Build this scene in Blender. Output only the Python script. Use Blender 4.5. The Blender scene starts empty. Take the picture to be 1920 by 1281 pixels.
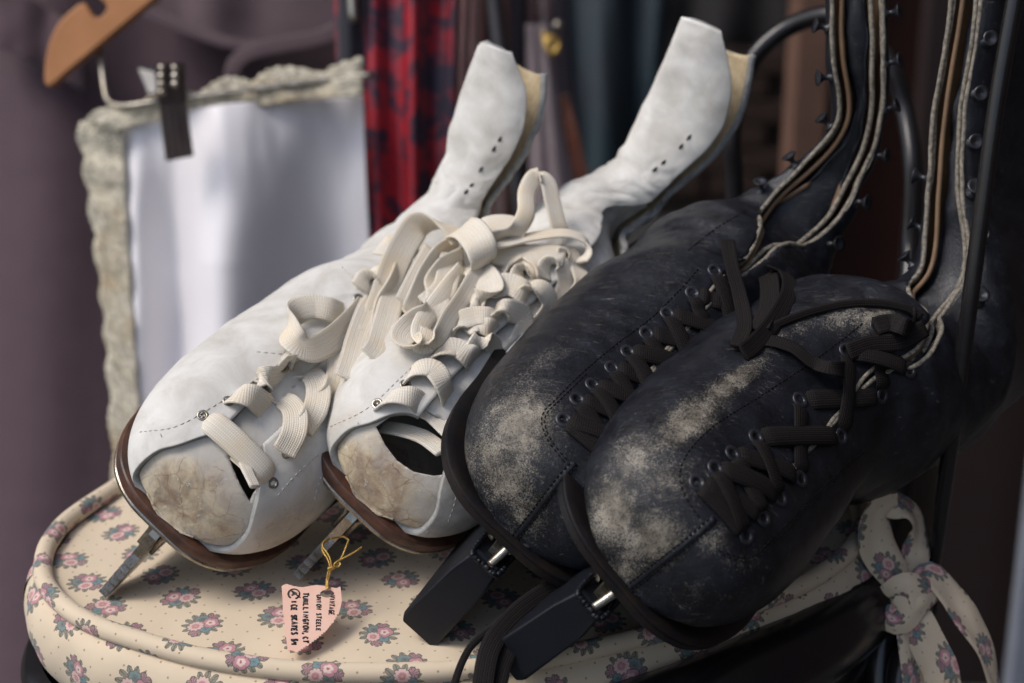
import bpy, bmesh, math, random
import numpy as np
from mathutils import Vector, Matrix, noise
from mathutils.bvhtree import BVHTree
random.seed(7)
R = math.radians
sc = bpy.context.scene
# ---------------------------------------------------------------- camera
CAM_H, PITCH, FPX = 0.406, R(22.0), 3583.0
cam_d = bpy.data.cameras.new("camera")
cam = bpy.data.objects.new("camera", cam_d)
sc.collection.objects.link(cam)
cam.location = (0, 0, CAM_H)
cam.rotation_euler = (R(90) - PITCH, 0, 0)
cam_d.sensor_width = 36.0
cam_d.lens = FPX / 1920 * 36.0
cam_d.clip_start, cam_d.clip_end = 0.02, 200
cam_d.dof.use_dof = True
cam_d.dof.focus_distance = 0.775
cam_d.dof.aperture_fstop = 7.2
sc.camera = cam
# ---------------------------------------------------------------- light
SUN_EL, SUN_AZ = R(56), R(252)      # azimuth clockwise from +Y
w = bpy.data.worlds.new("World"); sc.world = w; w.use_nodes = True
nt = w.node_tree; nt.nodes.clear()
sky = nt.nodes.new("ShaderNodeTexSky"); sky.sky_type = 'NISHITA'; sky.sun_disc = False
sky.sun_elevation = SUN_EL; sky.sun_rotation = SUN_AZ; sky.air_density = 1.0; sky.dust_density = 3.0; sky.ozone_density = 1.0
bg = nt.nodes.new("ShaderNodeBackground"); bg.inputs[1].default_value = 0.145
wo = nt.nodes.new("ShaderNodeOutputWorld")
nt.links.new(sky.outputs[0], bg.inputs[0]); nt.links.new(bg.outputs[0], wo.inputs[0])
sd = bpy.data.lights.new("sun", 'SUN'); sd.energy = 1.3; sd.angle = R(22); sd.color = (1.0, 0.975, 0.945)
sun = bpy.data.objects.new("sun", sd); sc.collection.objects.link(sun)
_sv = Vector((math.sin(SUN_AZ) * math.cos(SUN_EL), math.cos(SUN_AZ) * math.cos(SUN_EL), math.sin(SUN_EL)))
sun.rotation_euler = _sv.to_track_quat('Z', 'Y').to_euler()
sc.view_settings.view_transform = 'Standard'; sc.view_settings.look = 'None'
sc.view_settings.exposure = 0.26; sc.view_settings.gamma = 1.0
sc.cycles.max_bounces = 6; sc.cycles.diffuse_bounces = 3; sc.cycles.glossy_bounces = 3
# ---------------------------------------------------------------- vectors
AX_R = np.array([1.0, 0, 0])
AX_U = np.array([0, math.sin(PITCH), math.cos(PITCH)])
AX_A = np.array([0, math.cos(PITCH), -math.sin(PITCH)])
CAMP = np.array([0, 0, CAM_H])
def P(px, py, d):
    """a point of the place seen in the photograph at (px, py), d metres deep"""
    return CAMP + AX_A * d + AX_R * ((px - 960) / FPX * d) + AX_U * (-(py - 640.5) / FPX * d)
def proj(p):
    v = np.asarray(p) - CAMP; d = v @ AX_A
    return 960 + v @ AX_R / d * FPX, 640.5 - v @ AX_U / d * FPX, d
def on_plane(px, py, z=0.0):
    r = P(px, py, 1.0) - CAMP
    return CAMP + r * ((z - CAM_H) / r[2])
def unit(v):
    v = np.asarray(v, float); return v / (np.linalg.norm(v) + 1e-12)
def crs(pts, t):
    """Catmull-Rom through pts (n,k) at real indices t"""
    p = np.asarray(pts, float)
    if p.ndim == 1: p = p[:, None]
    n = len(p); t = np.clip(np.atleast_1d(np.asarray(t, float)), 0, n - 1)
    i = np.minimum(t.astype(int), n - 2); f = (t - i)[:, None]
    g = lambda k: p[np.clip(k, 0, n - 1)]
    p0, p1, p2, p3 = g(i - 1), g(i), g(i + 1), g(i + 2)
    p0 = np.where((i == 0)[:, None], 2 * p1 - p2, p0); p3 = np.where((i == n - 2)[:, None], 2 * p2 - p1, p3)
    return 0.5 * (2 * p1 + (p2 - p0) * f + (2 * p0 - 5 * p1 + 4 * p2 - p3) * f**2 + (3 * p1 - p0 - 3 * p2 + p3) * f**3)
def smooth_path(pts, step=0.0015):
    """resample a Catmull-Rom path at about equal steps"""
    p = np.asarray(pts, float)
    dense = crs(p, np.linspace(0, len(p) - 1, 40 * len(p)))
    s = np.concatenate([[0], np.cumsum(np.linalg.norm(np.diff(dense[:, :3], axis=0), axis=1))])
    n = max(4, int(s[-1] / step) + 1)
    q = np.linspace(0, s[-1], n)
    return np.stack([np.interp(q, s, dense[:, k]) for k in range(p.shape[1])], 1)
# ---------------------------------------------------------------- objects
def tag(o, label=None, cat=None, group=None, kind=None):
    if label: o["label"] = label
    if cat: o["category"] = cat
    if group: o["group"] = group
    if kind: o["kind"] = kind
    return o
def empty(name, loc, label=None, cat=None, group=None):
    o = bpy.data.objects.new(name, None); sc.collection.objects.link(o)
    o.location = Vector(loc); o.empty_display_size = 0.02
    bpy.context.view_layer.update() if False else None
    return tag(o, label, cat, group)
def put(name, me, parent=None, mats=None, smooth=True):
    o = bpy.data.objects.new(name, me); sc.collection.objects.link(o)
    if mats is not None and not me.materials:
        for m in (mats if isinstance(mats, (list, tuple)) else [mats]): me.materials.append(m)
    if smooth and len(me.polygons): me.polygons.foreach_set("use_smooth", [True] * len(me.polygons))
    if parent is not None:
        o.parent = parent
        # verts are written in place coordinates: undo the parents' locations
        off = Vector(); q = parent
        while q is not None: off += q.location; q = q.parent
        o.location = -off
    return o
def mesh(name, verts, faces, uvs=None, mi=None):
    me = bpy.data.meshes.new(name)
    me.from_pydata([tuple(map(float, v)) for v in verts], [], [tuple(int(i) for i in f) for f in faces])
    if uvs is not None:
        ul = me.uv_layers.new(name="UVMap")
        li = np.empty(len(me.loops), np.int32); me.loops.foreach_get("vertex_index", li)
        ul.data.foreach_set("uv", np.asarray(uvs, np.float32)[li].ravel())
    if mi is not None: me.polygons.foreach_set("material_index", np.asarray(mi, np.int32))
    me.update(); return me
def grid_faces(ni, nj, wrap_j=False, base=0, flip=False):
    f = []
    for i in range(ni - 1):
        for j in range(nj if wrap_j else nj - 1):
            j2 = (j + 1) % nj
            q = (base + i * nj + j, base + i * nj + j2, base + (i + 1) * nj + j2, base + (i + 1) * nj + j)
            f.append(q[::-1] if flip else q)
    return f
class MB:
    """collects shapes that make ONE part"""
    def __init__(s): s.v = []; s.f = []; s.uv = []; s.m = []
    def add(s, v, f, uv=None, m=0):
        b = len(s.v); v = [tuple(map(float, x)) for x in v]; s.v += v
        s.f += [tuple(int(i) + b for i in q) for q in f]
        s.uv += [tuple(map(float, x)) for x in uv] if uv is not None else [(0.0, 0.0)] * len(v)
        s.m += [m] * len(f)
    def build(s, name, mats, parent=None, smooth=True):
        return put(name, mesh(name, s.v, s.f, s.uv, s.m), parent, mats, smooth)
def frames(path, up=None):
    p = np.asarray(path, float); T = np.gradient(p, axis=0); T /= np.linalg.norm(T, axis=1)[:, None] + 1e-12
    N = np.zeros_like(p)
    if up is not None and np.ndim(up) == 2:
        for i in range(len(p)):
            n = up[i] - T[i] * (up[i] @ T[i])
            if np.linalg.norm(n) < 1e-3 and i: n = N[i - 1]
            N[i] = unit(n)
    else:
        n = np.array(up if up is not None else (0.3, -0.8, 0.5), float)
        for i in range(len(p)):
            n = n - T[i] * (n @ T[i]); n = unit(n); N[i] = n
    return T, N, np.cross(T, N)
def tube(mb, path, r, sides=10, cap=True, up=None, m=0, flat=1.0, uvw=1.0):
    """round (or flattened: flat<1 along N) tube; r scalar or array"""
    p = np.asarray(path, float); T, N, B = frames(p, up); r = np.broadcast_to(np.asarray(r, float), (len(p),))
    s = np.concatenate([[0], np.cumsum(np.linalg.norm(np.diff(p, axis=0), axis=1))])
    v = []; uv = []
    for i in range(len(p)):
        for k in range(sides):
            a = 2 * math.pi * k / sides
            v.append(p[i] + N[i] * r[i] * flat * math.sin(a) + B[i] * r[i] * math.cos(a)); uv.append((k / sides * uvw, s[i]))
    f = grid_faces(len(p), sides, True)
    if cap: f += [tuple(range(sides))[::-1], tuple(range((len(p) - 1) * sides, len(p) * sides))]
    mb.add(v, f, uv, m)
def ribbon(mb, path, width, thick, up, sides=14, m=0, fold=0.0):
    """flat woven lace: superelliptic section, wide along B, thin along N; UV = metres across, metres along"""
    p = np.asarray(path, float); T, N, B = frames(p, up)
    width = np.broadcast_to(np.asarray(width, float), (len(p),))
    s = np.concatenate([[0], np.cumsum(np.linalg.norm(np.diff(p, axis=0), axis=1))])
    v = []; uv = []
    for i in range(len(p)):
        for k in range(sides):
            a = 2 * math.pi * k / sides; c, q = math.cos(a), math.sin(a)
            x = np.sign(c) * abs(c) ** 0.75; y = np.sign(q) * abs(q) ** 0.6
            v.append(p[i] + B[i] * x * width[i] / 2 + N[i] * (y * thick / 2 - fold * x * x)); uv.append((x * width[i] / 2 + (0.05 if q < 0 else 0), s[i]))
    f = grid_faces(len(p), sides, True)
    f += [tuple(range(sides))[::-1], tuple(range((len(p) - 1) * sides, len(p) * sides))]
    mb.add(v, f, uv, m)
def box(mb, c, sx, sy, sz, ax=None, m=0):
    """box at centre c, full sizes, axes ax = 3 unit vectors"""
    ax = [np.array(a, float) for a in (ax or ((1, 0, 0), (0, 1, 0), (0, 0, 1)))]
    v = []
    for k in range(8):
        v.append(np.asarray(c, float) + ax[0] * sx / 2 * (1 if k & 1 else -1) + ax[1] * sy / 2 * (1 if k & 2 else -1) + ax[2] * sz / 2 * (1 if k & 4 else -1))
    f = [(0, 2, 3, 1), (4, 5, 7, 6), (0, 1, 5, 4), (2, 6, 7, 3), (0, 4, 6, 2), (1, 3, 7, 5)]
    if np.dot(np.cross(ax[0], ax[1]), ax[2]) < 0: f = [q[::-1] for q in f]
    mb.add(v, f, None, m)
def lathe(mb, c, axis, prof, sides=20, m=0, x=None):
    """prof = [(r, h), ...] turned about axis at c"""
    a = unit(axis); u = unit(np.cross(a, x if x is not None else (0.31, 0.2, 0.93))); w_ = np.cross(a, u)
    v = []
    for r, h in prof:
        for k in range(sides):
            t = 2 * math.pi * k / sides; v.append(np.asarray(c) + a * h + (u * math.cos(t) + w_ * math.sin(t)) * r)
    f = grid_faces(len(prof), sides, True)
    if prof[0][0] > 1e-5: f.append(tuple(range(sides))[::-1])
    if prof[-1][0] > 1e-5: f.append(tuple(range((len(prof) - 1) * sides, len(prof) * sides)))
    mb.add(v, f, None, m)
def add_mod_bevel(o, w_, seg=2):
    b = o.modifiers.new("bevel", 'BEVEL'); b.width = w_; b.segments = seg; b.limit_method = 'ANGLE'; b.angle_limit = R(35); return o
# ---------------------------------------------------------------- materials
class N:
    """thin wrapper to write shader maths"""
    def __init__(s, mat): s.t = mat.node_tree; s.n = s.t.nodes; s.l = s.t.links
    def new(s, kind, **kw):
        x = s.n.new(kind)
        for k, v in kw.items(): setattr(x, k, v)
        return x
    def put(s, sock, v):
        if isinstance(v, bpy.types.NodeSocket): s.l.new(v, sock)
        elif v is not None: sock.default_value = v
    def m(s, op, a, b=None, c=None, clamp=False):
        x = s.new("ShaderNodeMath", operation=op, use_clamp=clamp)
        for i, v in enumerate((a, b, c)):
            if v is not None: s.put(x.inputs[i], v)
        return x.outputs[0]
    def vm(s, op, a, b=None, scale=None):
        x = s.new("ShaderNodeVectorMath", operation=op); s.put(x.inputs[0], a)
        if b is not None: s.put(x.inputs[1], b)
        if scale is not None: s.put(x.inputs['Scale'], scale)
        return x.outputs['Value'] if op in ('LENGTH', 'DISTANCE', 'DOT_PRODUCT') else x.outputs[0]
    def sep(s, v): x = s.new("ShaderNodeSeparateXYZ"); s.put(x.inputs[0], v); return x.outputs
    def comb(s, a, b, c=0.0):
        x = s.new("ShaderNodeCombineXYZ")
        for i, v in enumerate((a, b, c)): s.put(x.inputs[i], v)
        return x.outputs[0]
    def ramp(s, fac, stops, interp='LINEAR'):
        x = s.new("ShaderNodeValToRGB"); cr = x.color_ramp; cr.interpolation = interp
        while len(cr.elements) < len(stops): cr.elements.new(0.5)
        for e, (p, c) in zip(cr.elements, stops):
            e.position = p; e.color = (c, c, c, 1) if isinstance(c, (int, float)) else (*c, 1)
        s.put(x.inputs[0], fac); return x.outputs[0]
    def mix(s, fac, a, b, blend='MIX'):
        x = s.new("ShaderNodeMix", data_type='RGBA', blend_type=blend)
        s.put(x.inputs[0], fac)
        for i, v in ((6, a), (7, b)):
            if isinstance(v, tuple): v = (*v, 1)
            s.put(x.inputs[i], v)
        return x.outputs[2]
    def noise(s, vec, scale, detail=4, rough=0.55, dist=0.0, out=0):
        x = s.new("ShaderNodeTexNoise"); s.put(x.inputs['Vector'], vec); x.inputs['Scale'].default_value = scale
        x.inputs['Detail'].default_value = detail; x.inputs['Roughness'].default_value = rough; x.inputs['Distortion'].default_value = dist
        return x.outputs[out]
    def voro(s, vec, scale, feature='F1', rnd=1.0, out=0):
        x = s.new("ShaderNodeTexVoronoi", feature=feature); s.put(x.inputs['Vector'], vec); x.inputs['Scale'].default_value = scale
        x.inputs['Randomness'].default_value = rnd; return x.outputs[out]
    def attr(s, name, out='Fac'): x = s.new("ShaderNodeAttribute", attribute_name=name); return x.outputs[out]
    def coord(s, which='Object'): return s.new("ShaderNodeTexCoord").outputs[which]
    def bump(s, h, strength=0.3, dist=0.001, normal=None):
        x = s.new("ShaderNodeBump"); s.put(x.inputs['Height'], h); x.inputs['Strength'].default_value = strength
        x.inputs['Distance'].default_value = dist
        if normal is not None: s.l.new(normal, x.inputs['Normal'])
        return x.outputs[0]
MATS = {}
def mat(name, color=(0.5, 0.5, 0.5), rough=0.6, metal=0.0, spec=0.5, build=None, sheen=0.0, coat=0.0):
    if name in MATS: return MATS[name]
    m = bpy.data.materials.new(name); m.use_nodes = True; MATS[name] = m
    b = m.node_tree.nodes["Principled BSDF"]
    b.inputs['Base Color'].default_value = (*color, 1); b.inputs['Roughness'].default_value = rough
    b.inputs['Metallic'].default_value = metal; b.inputs['Specular IOR Level'].default_value = spec
    b.inputs['Sheen Weight'].default_value = sheen; b.inputs['Coat Weight'].default_value = coat
    if build: build(N(m), b)
    return m
def simple(name, c1, c2, scale, rough=0.6, metal=0.0, bump=0.2, bdist=0.0005, bscale=None, spec=0.5, sheen=0.0, rvar=0.15, coat=0.0):
    def bld(n, b):
        co = n.coord(); f = n.noise(co, scale, 6, 0.6)
        f2 = n.ramp(f, [(0.3, 0.0), (0.7, 1.0)])
        n.put(b.inputs['Base Color'], n.mix(f2, c1, c2))
        g = n.noise(co, bscale or scale * 8, 5, 0.65)
        n.put(b.inputs['Normal'], n.bump(g, bump, bdist))
        n.put(b.inputs['Roughness'], n.m('ADD', rough - rvar / 2, n.m('MULTIPLY', g, rvar)))
    return mat(name, c1, rough, metal, spec, bld, sheen, coat)

def black_leather(n, b):
    co = n.coord(); wear = n.attr('wear'); crease = n.attr('crease')
    grain = n.voro(co, 1500, 'DISTANCE_TO_EDGE'); g1 = n.noise(co, 900, 5, 0.7); g2 = n.noise(co, 90, 6, 0.65, 0.4)
    g3 = n.noise(co, 2600, 3, 0.6)
    # scratches: stretched noise in two directions
    def scr(rot, sc_, th):
        mp = n.new("ShaderNodeMapping"); n.put(mp.inputs['Vector'], co); mp.inputs['Rotation'].default_value = rot; mp.inputs['Scale'].default_value = (1, 14, 5)
        return n.ramp(n.noise(mp.outputs[0], sc_, 4, 0.7, 0.6), [(th, 0), (th + 0.05, 1)])
    s1 = scr((0.3, 0.5, 0.7), 95, 0.62); s2 = scr((1.2, 0.2, -0.6), 80, 0.63)
    base = n.mix(n.ramp(g2, [(0.35, 0), (0.65, 1)]), (0.0052, 0.0059, 0.0082), (0.0140, 0.0158, 0.0225))
    # mask of wear and painted highlight bands: regions broken up by blotches and speckle
    g4 = n.noise(co, 1500, 6, 0.75)
    lvl = n.m('ADD', n.m('MULTIPLY', wear, 1.02), n.m('MULTIPLY', n.m('SUBTRACT', g2, 0.5), 0.5)); lvl = n.m('ADD', lvl, n.m('MULTIPLY', n.m('SUBTRACT', n.noise(co, 320, 5, 0.7), 0.5), 0.7))
    sp = n.ramp(n.m('ADD', n.m('MULTIPLY', g4, 0.6), n.m('MULTIPLY', g3, 0.4)), [(0.34, 0), (0.66, 1)])
    msk = n.m('SUBTRACT', lvl, n.m('MULTIPLY', sp, 1.12)); msk = n.ramp(msk, [(-0.04, 0), (0.42, 1)])
    msk = n.m('MULTIPLY', msk, n.ramp(wear, [(0.02, 0), (0.30, 1)]))
    scm = n.m('MULTIPLY', n.m('MAXIMUM', s1, s2), n.m('ADD', 0.20, n.m('MULTIPLY', n.m('POWER', wear, 0.6), 0.7)))
    scm = n.m('MULTIPLY', scm, n.ramp(g1, [(0.4, 0.2), (0.6, 1)]))
    msk = n.m('MAXIMUM', msk, scm, clamp=True)
    wc = n.mix(n.ramp(g2, [(0.4, 0), (0.62, 1)]), (0.19, 0.165, 0.125), (0.40, 0.36, 0.285))
    n.put(b.inputs['Base Color'], n.mix(n.m('MULTIPLY', msk, 0.88), base, wc))
    n.put(b.inputs['Roughness'], n.m('ADD', n.m('ADD', 0.23, n.m('MULTIPLY', g2, 0.20)), n.m('MULTIPLY', msk, 0.3)))
    h = n.m('ADD', n.m('MULTIPLY', n.ramp(grain, [(0, 0), (0.12, 1)]), 0.22), n.m('MULTIPLY', g1, 0.3))
    h = n.m('ADD', h, n.m('MULTIPLY', g2, 1.6)); h = n.m('SUBTRACT', h, n.m('MULTIPLY', scm, 0.35))
    n.put(b.inputs['Normal'], n.bump(h, 0.55, 0.0005))
def white_leather(n, b):
    co = n.coord(); st = n.attr('wear'); dirt_shade = n.attr('crease')
    g1 = n.noise(co, 55, 7, 0.65, 0.5); g2 = n.noise(co, 240, 6, 0.7); g3 = n.noise(co, 1400, 3, 0.6)
    base = n.mix(n.ramp(g1, [(0.35, 0), (0.65, 1)]), (0.555, 0.53, 0.475), (0.72, 0.705, 0.66))
    lvl = n.m('ADD', st, n.m('MULTIPLY', n.m('SUBTRACT', g1, 0.5), 1.3)); k = n.m('MULTIPLY', n.ramp(lvl, [(0.10, 0), (0.80, 1)]), n.ramp(st, [(0.03, 0), (0.22, 1)]))
    stain = n.mix(n.ramp(n.noise(co, 75, 6, 0.7, 0.8), [(0.36, 0), (0.62, 1)]), (0.23, 0.135, 0.070), (0.60, 0.49, 0.31)); stain = n.mix(n.ramp(n.noise(co, 190, 5, 0.75, 0.4), [(0.52, 0), (0.66, .7)]), stain, (0.30, 0.25, 0.21))
    c = n.mix(n.m('MULTIPLY', k, 0.86), base, stain)
    # flaked chips on the scuffed toe
    wp = n.vm('ADD', co, n.vm('SCALE', n.noise(co, 60, 3, out=1), scale=.012))
    crk = n.ramp(n.voro(wp, 95, 'DISTANCE_TO_EDGE'), [(0.0, 1), (0.035, 0)])
    c = n.mix(n.m('MULTIPLY', n.m('MULTIPLY', crk, k), n.m('MULTIPLY', n.ramp(g1, [(.42, 0), (.6, 1)]), .75)), c, (0.17, 0.11, 0.07))
    chip = n.m('MULTIPLY', n.ramp(g2, [(0.60, 0), (0.64, 1)]), k)
    c = n.mix(n.m('MULTIPLY', chip, 0.75), c, (0.70, 0.64, 0.50))
    dk = n.m('MULTIPLY', n.ramp(n.m('ADD', dirt_shade, n.m('MULTIPLY', n.m('SUBTRACT', g2, 0.5), 0.8)), [(0.25, 0), (0.9, 1)]), n.ramp(dirt_shade, [(0.02, 0), (0.2, 1)]))  # grey for grime and for shade painted into the leather colour
    c = n.mix(n.m('MULTIPLY', dk, 0.7), c, (0.20, 0.175, 0.15))
    n.put(b.inputs['Base Color'], c)
    n.put(b.inputs['Roughness'], n.m('SUBTRACT', 0.68, n.m('MULTIPLY', k, 0.2)))
    h = n.m('ADD', n.m('MULTIPLY', g1, 1.4), n.m('ADD', n.m('MULTIPLY', g3, 0.25), n.m('MULTIPLY', g2, 0.4))); h = n.m('ADD', h, n.m('MULTIPLY', chip, 0.9))
    n.put(b.inputs['Normal'], n.bump(h, 0.45, 0.0006))
def lace_mat(c1, c2, contrast=0.5):
    def bld(n, b):
        uv = n.sep(n.coord('UV')); x, y = uv[0], uv[1]
        k = 2 * math.pi / 0.0017
        def wv(px_, py_): return n.m('SINE', n.m('ADD', n.m('MULTIPLY', x, px_), n.m('MULTIPLY', y, py_)))
        a = wv(k * 0.9, k * 0.9); c = wv(k * 0.9, -k * 0.9)
        rib = n.m('SINE', n.m('MULTIPLY', x, 2 * math.pi / 0.0017))
        h = n.m('ADD', n.m('MULTIPLY', n.m('MULTIPLY', a, c), 0.9), n.m('MULTIPLY', rib, 0.2))
        f = n.ramp(h, [(0.0, 0), (0.7, 1)])
        nz = n.noise(n.coord(), 60, 4)
        col = n.mix(f, tuple(v * (1 - contrast * 0.55) for v in c1), c1)
        col = n.mix(n.ramp(nz, [(0.45, 0), (0.75, 0.7)]), col, c2)
        n.put(b.inputs['Base Color'], col)
        n.put(b.inputs['Normal'], n.bump(h, 0.5, 0.0002))
    return bld
M = dict(
    bleather=mat('worn_black_leather', spec=0.42, build=black_leather),
    wleather=mat('scuffed_white_leather', spec=0.35, build=white_leather),
    bedge=simple('black_boot_cut_edge', (0.34, 0.30, 0.235), (0.05, 0.043, 0.036), 520, 0.75),
    tanlin=simple('tan_lining_leather', (0.23, 0.14, 0.075), (0.13, 0.08, 0.045), 60, 0.6),
    wedge=simple('grey_suede_edge', (0.44, 0.44, 0.42), (0.27, 0.27, 0.26), 260, 0.95, bump=0.6, bdist=0.0008, bscale=1600),
    felt=simple('cream_felt_lining', (0.66, 0.55, 0.37), (0.50, 0.39, 0.23), 300, 0.95, bump=0.9, bdist=0.001, bscale=700),
    brsole=simple('brown_leather_sole', (0.125, 0.054, 0.032), (0.040, 0.021, 0.015), 120, 0.45, bump=0.4, bscale=420),
    bksole=simple('blackened_leather_sole', (0.0050, 0.0056, 0.0078), (0.017, 0.0115, 0.0095), 110, 0.45, spec=.3, bump=0.4, bscale=420),
    steel=simple('worn_nickel_steel', (0.50, 0.47, 0.41), (0.22, 0.19, 0.14), 160, 0.30, 0.9, bump=0.3, bscale=900, rvar=0.3),
    dsteel=simple('dark_tarnished_blade', (0.10, 0.095, 0.085), (0.05, 0.04, 0.03), 120, 0.45, 0.8),
    rubber=simple('black_rubber', (0.0045, 0.0055, 0.0085), (0.0075, 0.009, 0.013), 40, 0.45, spec=.35, bump=0.15, bscale=500, rvar=0.2),
    bkmetal=simple('black_painted_iron', (0.008, 0.008, 0.010), (0.016, 0.014, 0.014), 50, 0.24, bump=0.1, bscale=300),
    eyelet=simple('black_enamel_eyelet', (0.012, 0.014, 0.018), (0.03, 0.03, 0.035), 400, 0.28),
    hole=mat('hole_shade', (0.004, 0.004, 0.004), 0.9),
    wlace=mat('cream_cotton_lace', rough=0.9, spec=0.2, build=lace_mat((0.86, 0.79, 0.665), (0.74, 0.60, 0.40), .35), sheen=0.2),
    blace=mat('black_brown_lace', rough=0.8, spec=0.18, build=lace_mat((0.019, 0.0150, 0.0145), (0.009, 0.0078, 0.0078), 0.9), sheen=0.0),
    bthread=simple('black_thread', (0.004, 0.004, 0.005), (0.016, 0.014, 0.012), 300, 0.9, spec=.1),
    wthread=simple('grey_white_thread', (0.46, 0.44, 0.40), (0.60, 0.57, 0.52), 300, 0.8),
)
# ---------------------------------------------------------------- boot builder
class Boot:
    """one skate boot: a foot on a last in its own frame (F heelward, L across, U up from the sole),
    carried on into a leg whose sections are given where they stand"""
    def __init__(s, toe, phi, theta, foot, leg, nring=150, nang=120, scale=1.0):
        s.O = P(*toe); ph, th = R(phi), R(theta)
        s.L = math.cos(ph) * AX_R + math.sin(ph) * AX_U
        e = -math.sin(ph) * AX_R + math.cos(ph) * AX_U
        s.F = math.cos(th) * e + math.sin(th) * AX_A
        s.U = math.sin(th) * e - math.cos(th) * AX_A
        s.scale = scale; s.foot_table = foot; s.shift = None
        st = []
        for f, w_, H, uc, gap, pw in foot:
            f, w_, H, uc = f * scale, w_ * scale, H * scale, uc * scale
            C = s.O + s.F * f + s.U * uc
            st.append([*C, *s.L, *s.U, w_, H - uc, uc if st else .00005, gap, pw])
        for d in leg:
            px, py, dep, phi_, th_, psi, w_, ht, hb, gap, pw = d
            ph, th, ps = R(phi_), R(th_), R(psi)
            l = math.cos(ph) * AX_R + math.sin(ph) * AX_U; e = -math.sin(ph) * AX_R + math.cos(ph) * AX_U
            n = math.sin(th) * e - math.cos(th) * AX_A
            l2 = math.cos(ps) * l - math.sin(ps) * n; n2 = math.cos(ps) * n + math.sin(ps) * l
            C = P(px, py, dep)
            st.append([*C, *l2, *n2, w_, ht, hb, gap, pw])
        s.st = np.array(st); s.ns = len(st); s.nf = len(foot)
        s.nring, s.nang = nring, nang
    def ring(s, q):
        r = crs(s.st, q)
        r[:, 9:12] = np.maximum(r[:, 9:12], 1e-5)
        C, l, n = r[:, 0:3], r[:, 3:6], r[:, 6:9]
        l = l / np.linalg.norm(l, axis=1)[:, None]; n = n - l * (n * l).sum(1)[:, None]; n /= np.linalg.norm(n, axis=1)[:, None]
        return C, l, n, r[:, 9], r[:, 10], r[:, 11], np.maximum(r[:, 12], 0), r[:, 13]
    def S(s, q, a):
        """surface point(s): station index q, angle a in degrees from the ridge, + to the right"""
        q = np.atleast_1d(np.asarray(q, float)); a = np.broadcast_to(np.radians(a), q.shape)
        if s.shift: a = a + np.radians(np.interp(q, *zip(*s.shift)))
        C, l, n, w_, ht, hb, gap, pw = s.ring(q)
        x = np.sign(np.sin(a)) * np.abs(np.sin(a)) ** pw * w_
        c = np.cos(a); y = np.where(c > 0, np.abs(c) ** pw * ht, -np.abs(c) ** np.where(hb > ht, 0.8, 0.55) * hb)
        return C + l * x[:, None] + n * y[:, None]
    def SN(s, q, a, eps=0.02):
        p = s.S(q, a); dq = s.S(np.asarray(q) + eps, a) - s.S(np.asarray(q) - eps, a); da = s.S(q, np.asarray(a) + 1.5) - s.S(q, np.asarray(a) - 1.5)
        nn = np.cross(da, dq); nn /= np.linalg.norm(nn, axis=1)[:, None] + 1e-12
        C = s.ring(np.atleast_1d(q))[0]
        sg = np.sign(((p - C) * nn).sum(1)); sg[sg == 0] = 1
        return p, nn * sg[:, None]
    def local(s, f, l, u):
        return s.O + s.F * f * s.scale + s.L * l * s.scale + s.U * u * s.scale
    def grid(s, q0, q1, a_of, ni, nj, disp=None, qpow=1.0):
        qs = q0 + (q1 - q0) * np.linspace(0, 1, ni) ** qpow
        V = np.zeros((ni, nj, 3)); 
        for i, q in enumerate(qs):
            aa = a_of(q, np.linspace(0, 1, nj))
            V[i] = s.S(np.full(nj, q), aa)
        return qs, V
    def upper(s, disp=None, wear=None):
        ni, nj = s.nring, s.nang
        qs = np.concatenate([np.linspace(0, s.nf - 1, int(ni * .55), endpoint=False), np.linspace(s.nf - 1, s.ns - 1, ni - int(ni * .55))])
        V = np.zeros((ni, nj, 3)); A = np.zeros((ni, nj))
        for i, q in enumerate(qs):
            g = s.ring(np.array([q]))[6][0]
            A[i] = g + (360 - 2 * g) * np.linspace(0, 1, nj)
            V[i] = s.S(np.full(nj, q), A[i])
        # normals of the grid for displacement
        dq = np.gradient(V, axis=0); da = np.gradient(V, axis=1)
        NN = np.cross(da, dq); NN /= np.linalg.norm(NN, axis=2)[:, :, None] + 1e-12
        cl = np.linalg.norm(V[:, 0] - V[:, -1], axis=1) < 2e-4; av = NN[:, 0] + NN[:, -1]; av /= np.linalg.norm(av, axis=1)[:, None] + 1e-12; NN[cl, 0] = av[cl]; NN[cl, -1] = av[cl]
        C = V.mean(1, keepdims=True); sg = np.sign(((V - C) * NN).sum(2)); 
        if sg.mean() < 0: NN = -NN
        s.V, s.NN, s.A, s.qs = V, NN, A, qs
        if disp is not None: V = V + NN * disp(s, V, qs, A)[:, :, None]
        s.V = V
        fl = grid_faces(ni, nj)
        # outward orientation
        me = mesh("upper", V.reshape(-1, 3), fl)
        if (np.array(me.polygons[len(fl) // 3].normal) @ NN[len(fl) // 3 // (nj - 1), (len(fl) // 3) % (nj - 1)]) < 0: me.flip_normals()
        s.me = me; s.bvh = BVHTree.FromPolygons([Vector(v) for v in V.reshape(-1, 3)], [tuple(f) for f in fl])
        return me
    def paint(s, me, name, blobs, V=None):
        """blobs: (px, py, rx, ry, angle, strength) patches of wear, laid where the photograph shows them on this boot"""
        V = (V if V is not None else s.V).reshape(-1, 3); d = V - CAMP; dep = d @ AX_A
        x = 960 + d @ AX_R / dep * FPX; y = 640.5 - d @ AX_U / dep * FPX
        val = np.zeros(len(V))
        for bx, by, rx, ry, an, stg in blobs:
            c, q = math.cos(R(an)), math.sin(R(an)); dx, dy = x - bx, y - by
            u = (dx * c + dy * q) / rx; v = (-dx * q + dy * c) / ry
            b = np.exp(-(u * u + v * v) ** 1.1) * stg
            val = np.maximum(val, b) if stg > 0 else val + b
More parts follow.
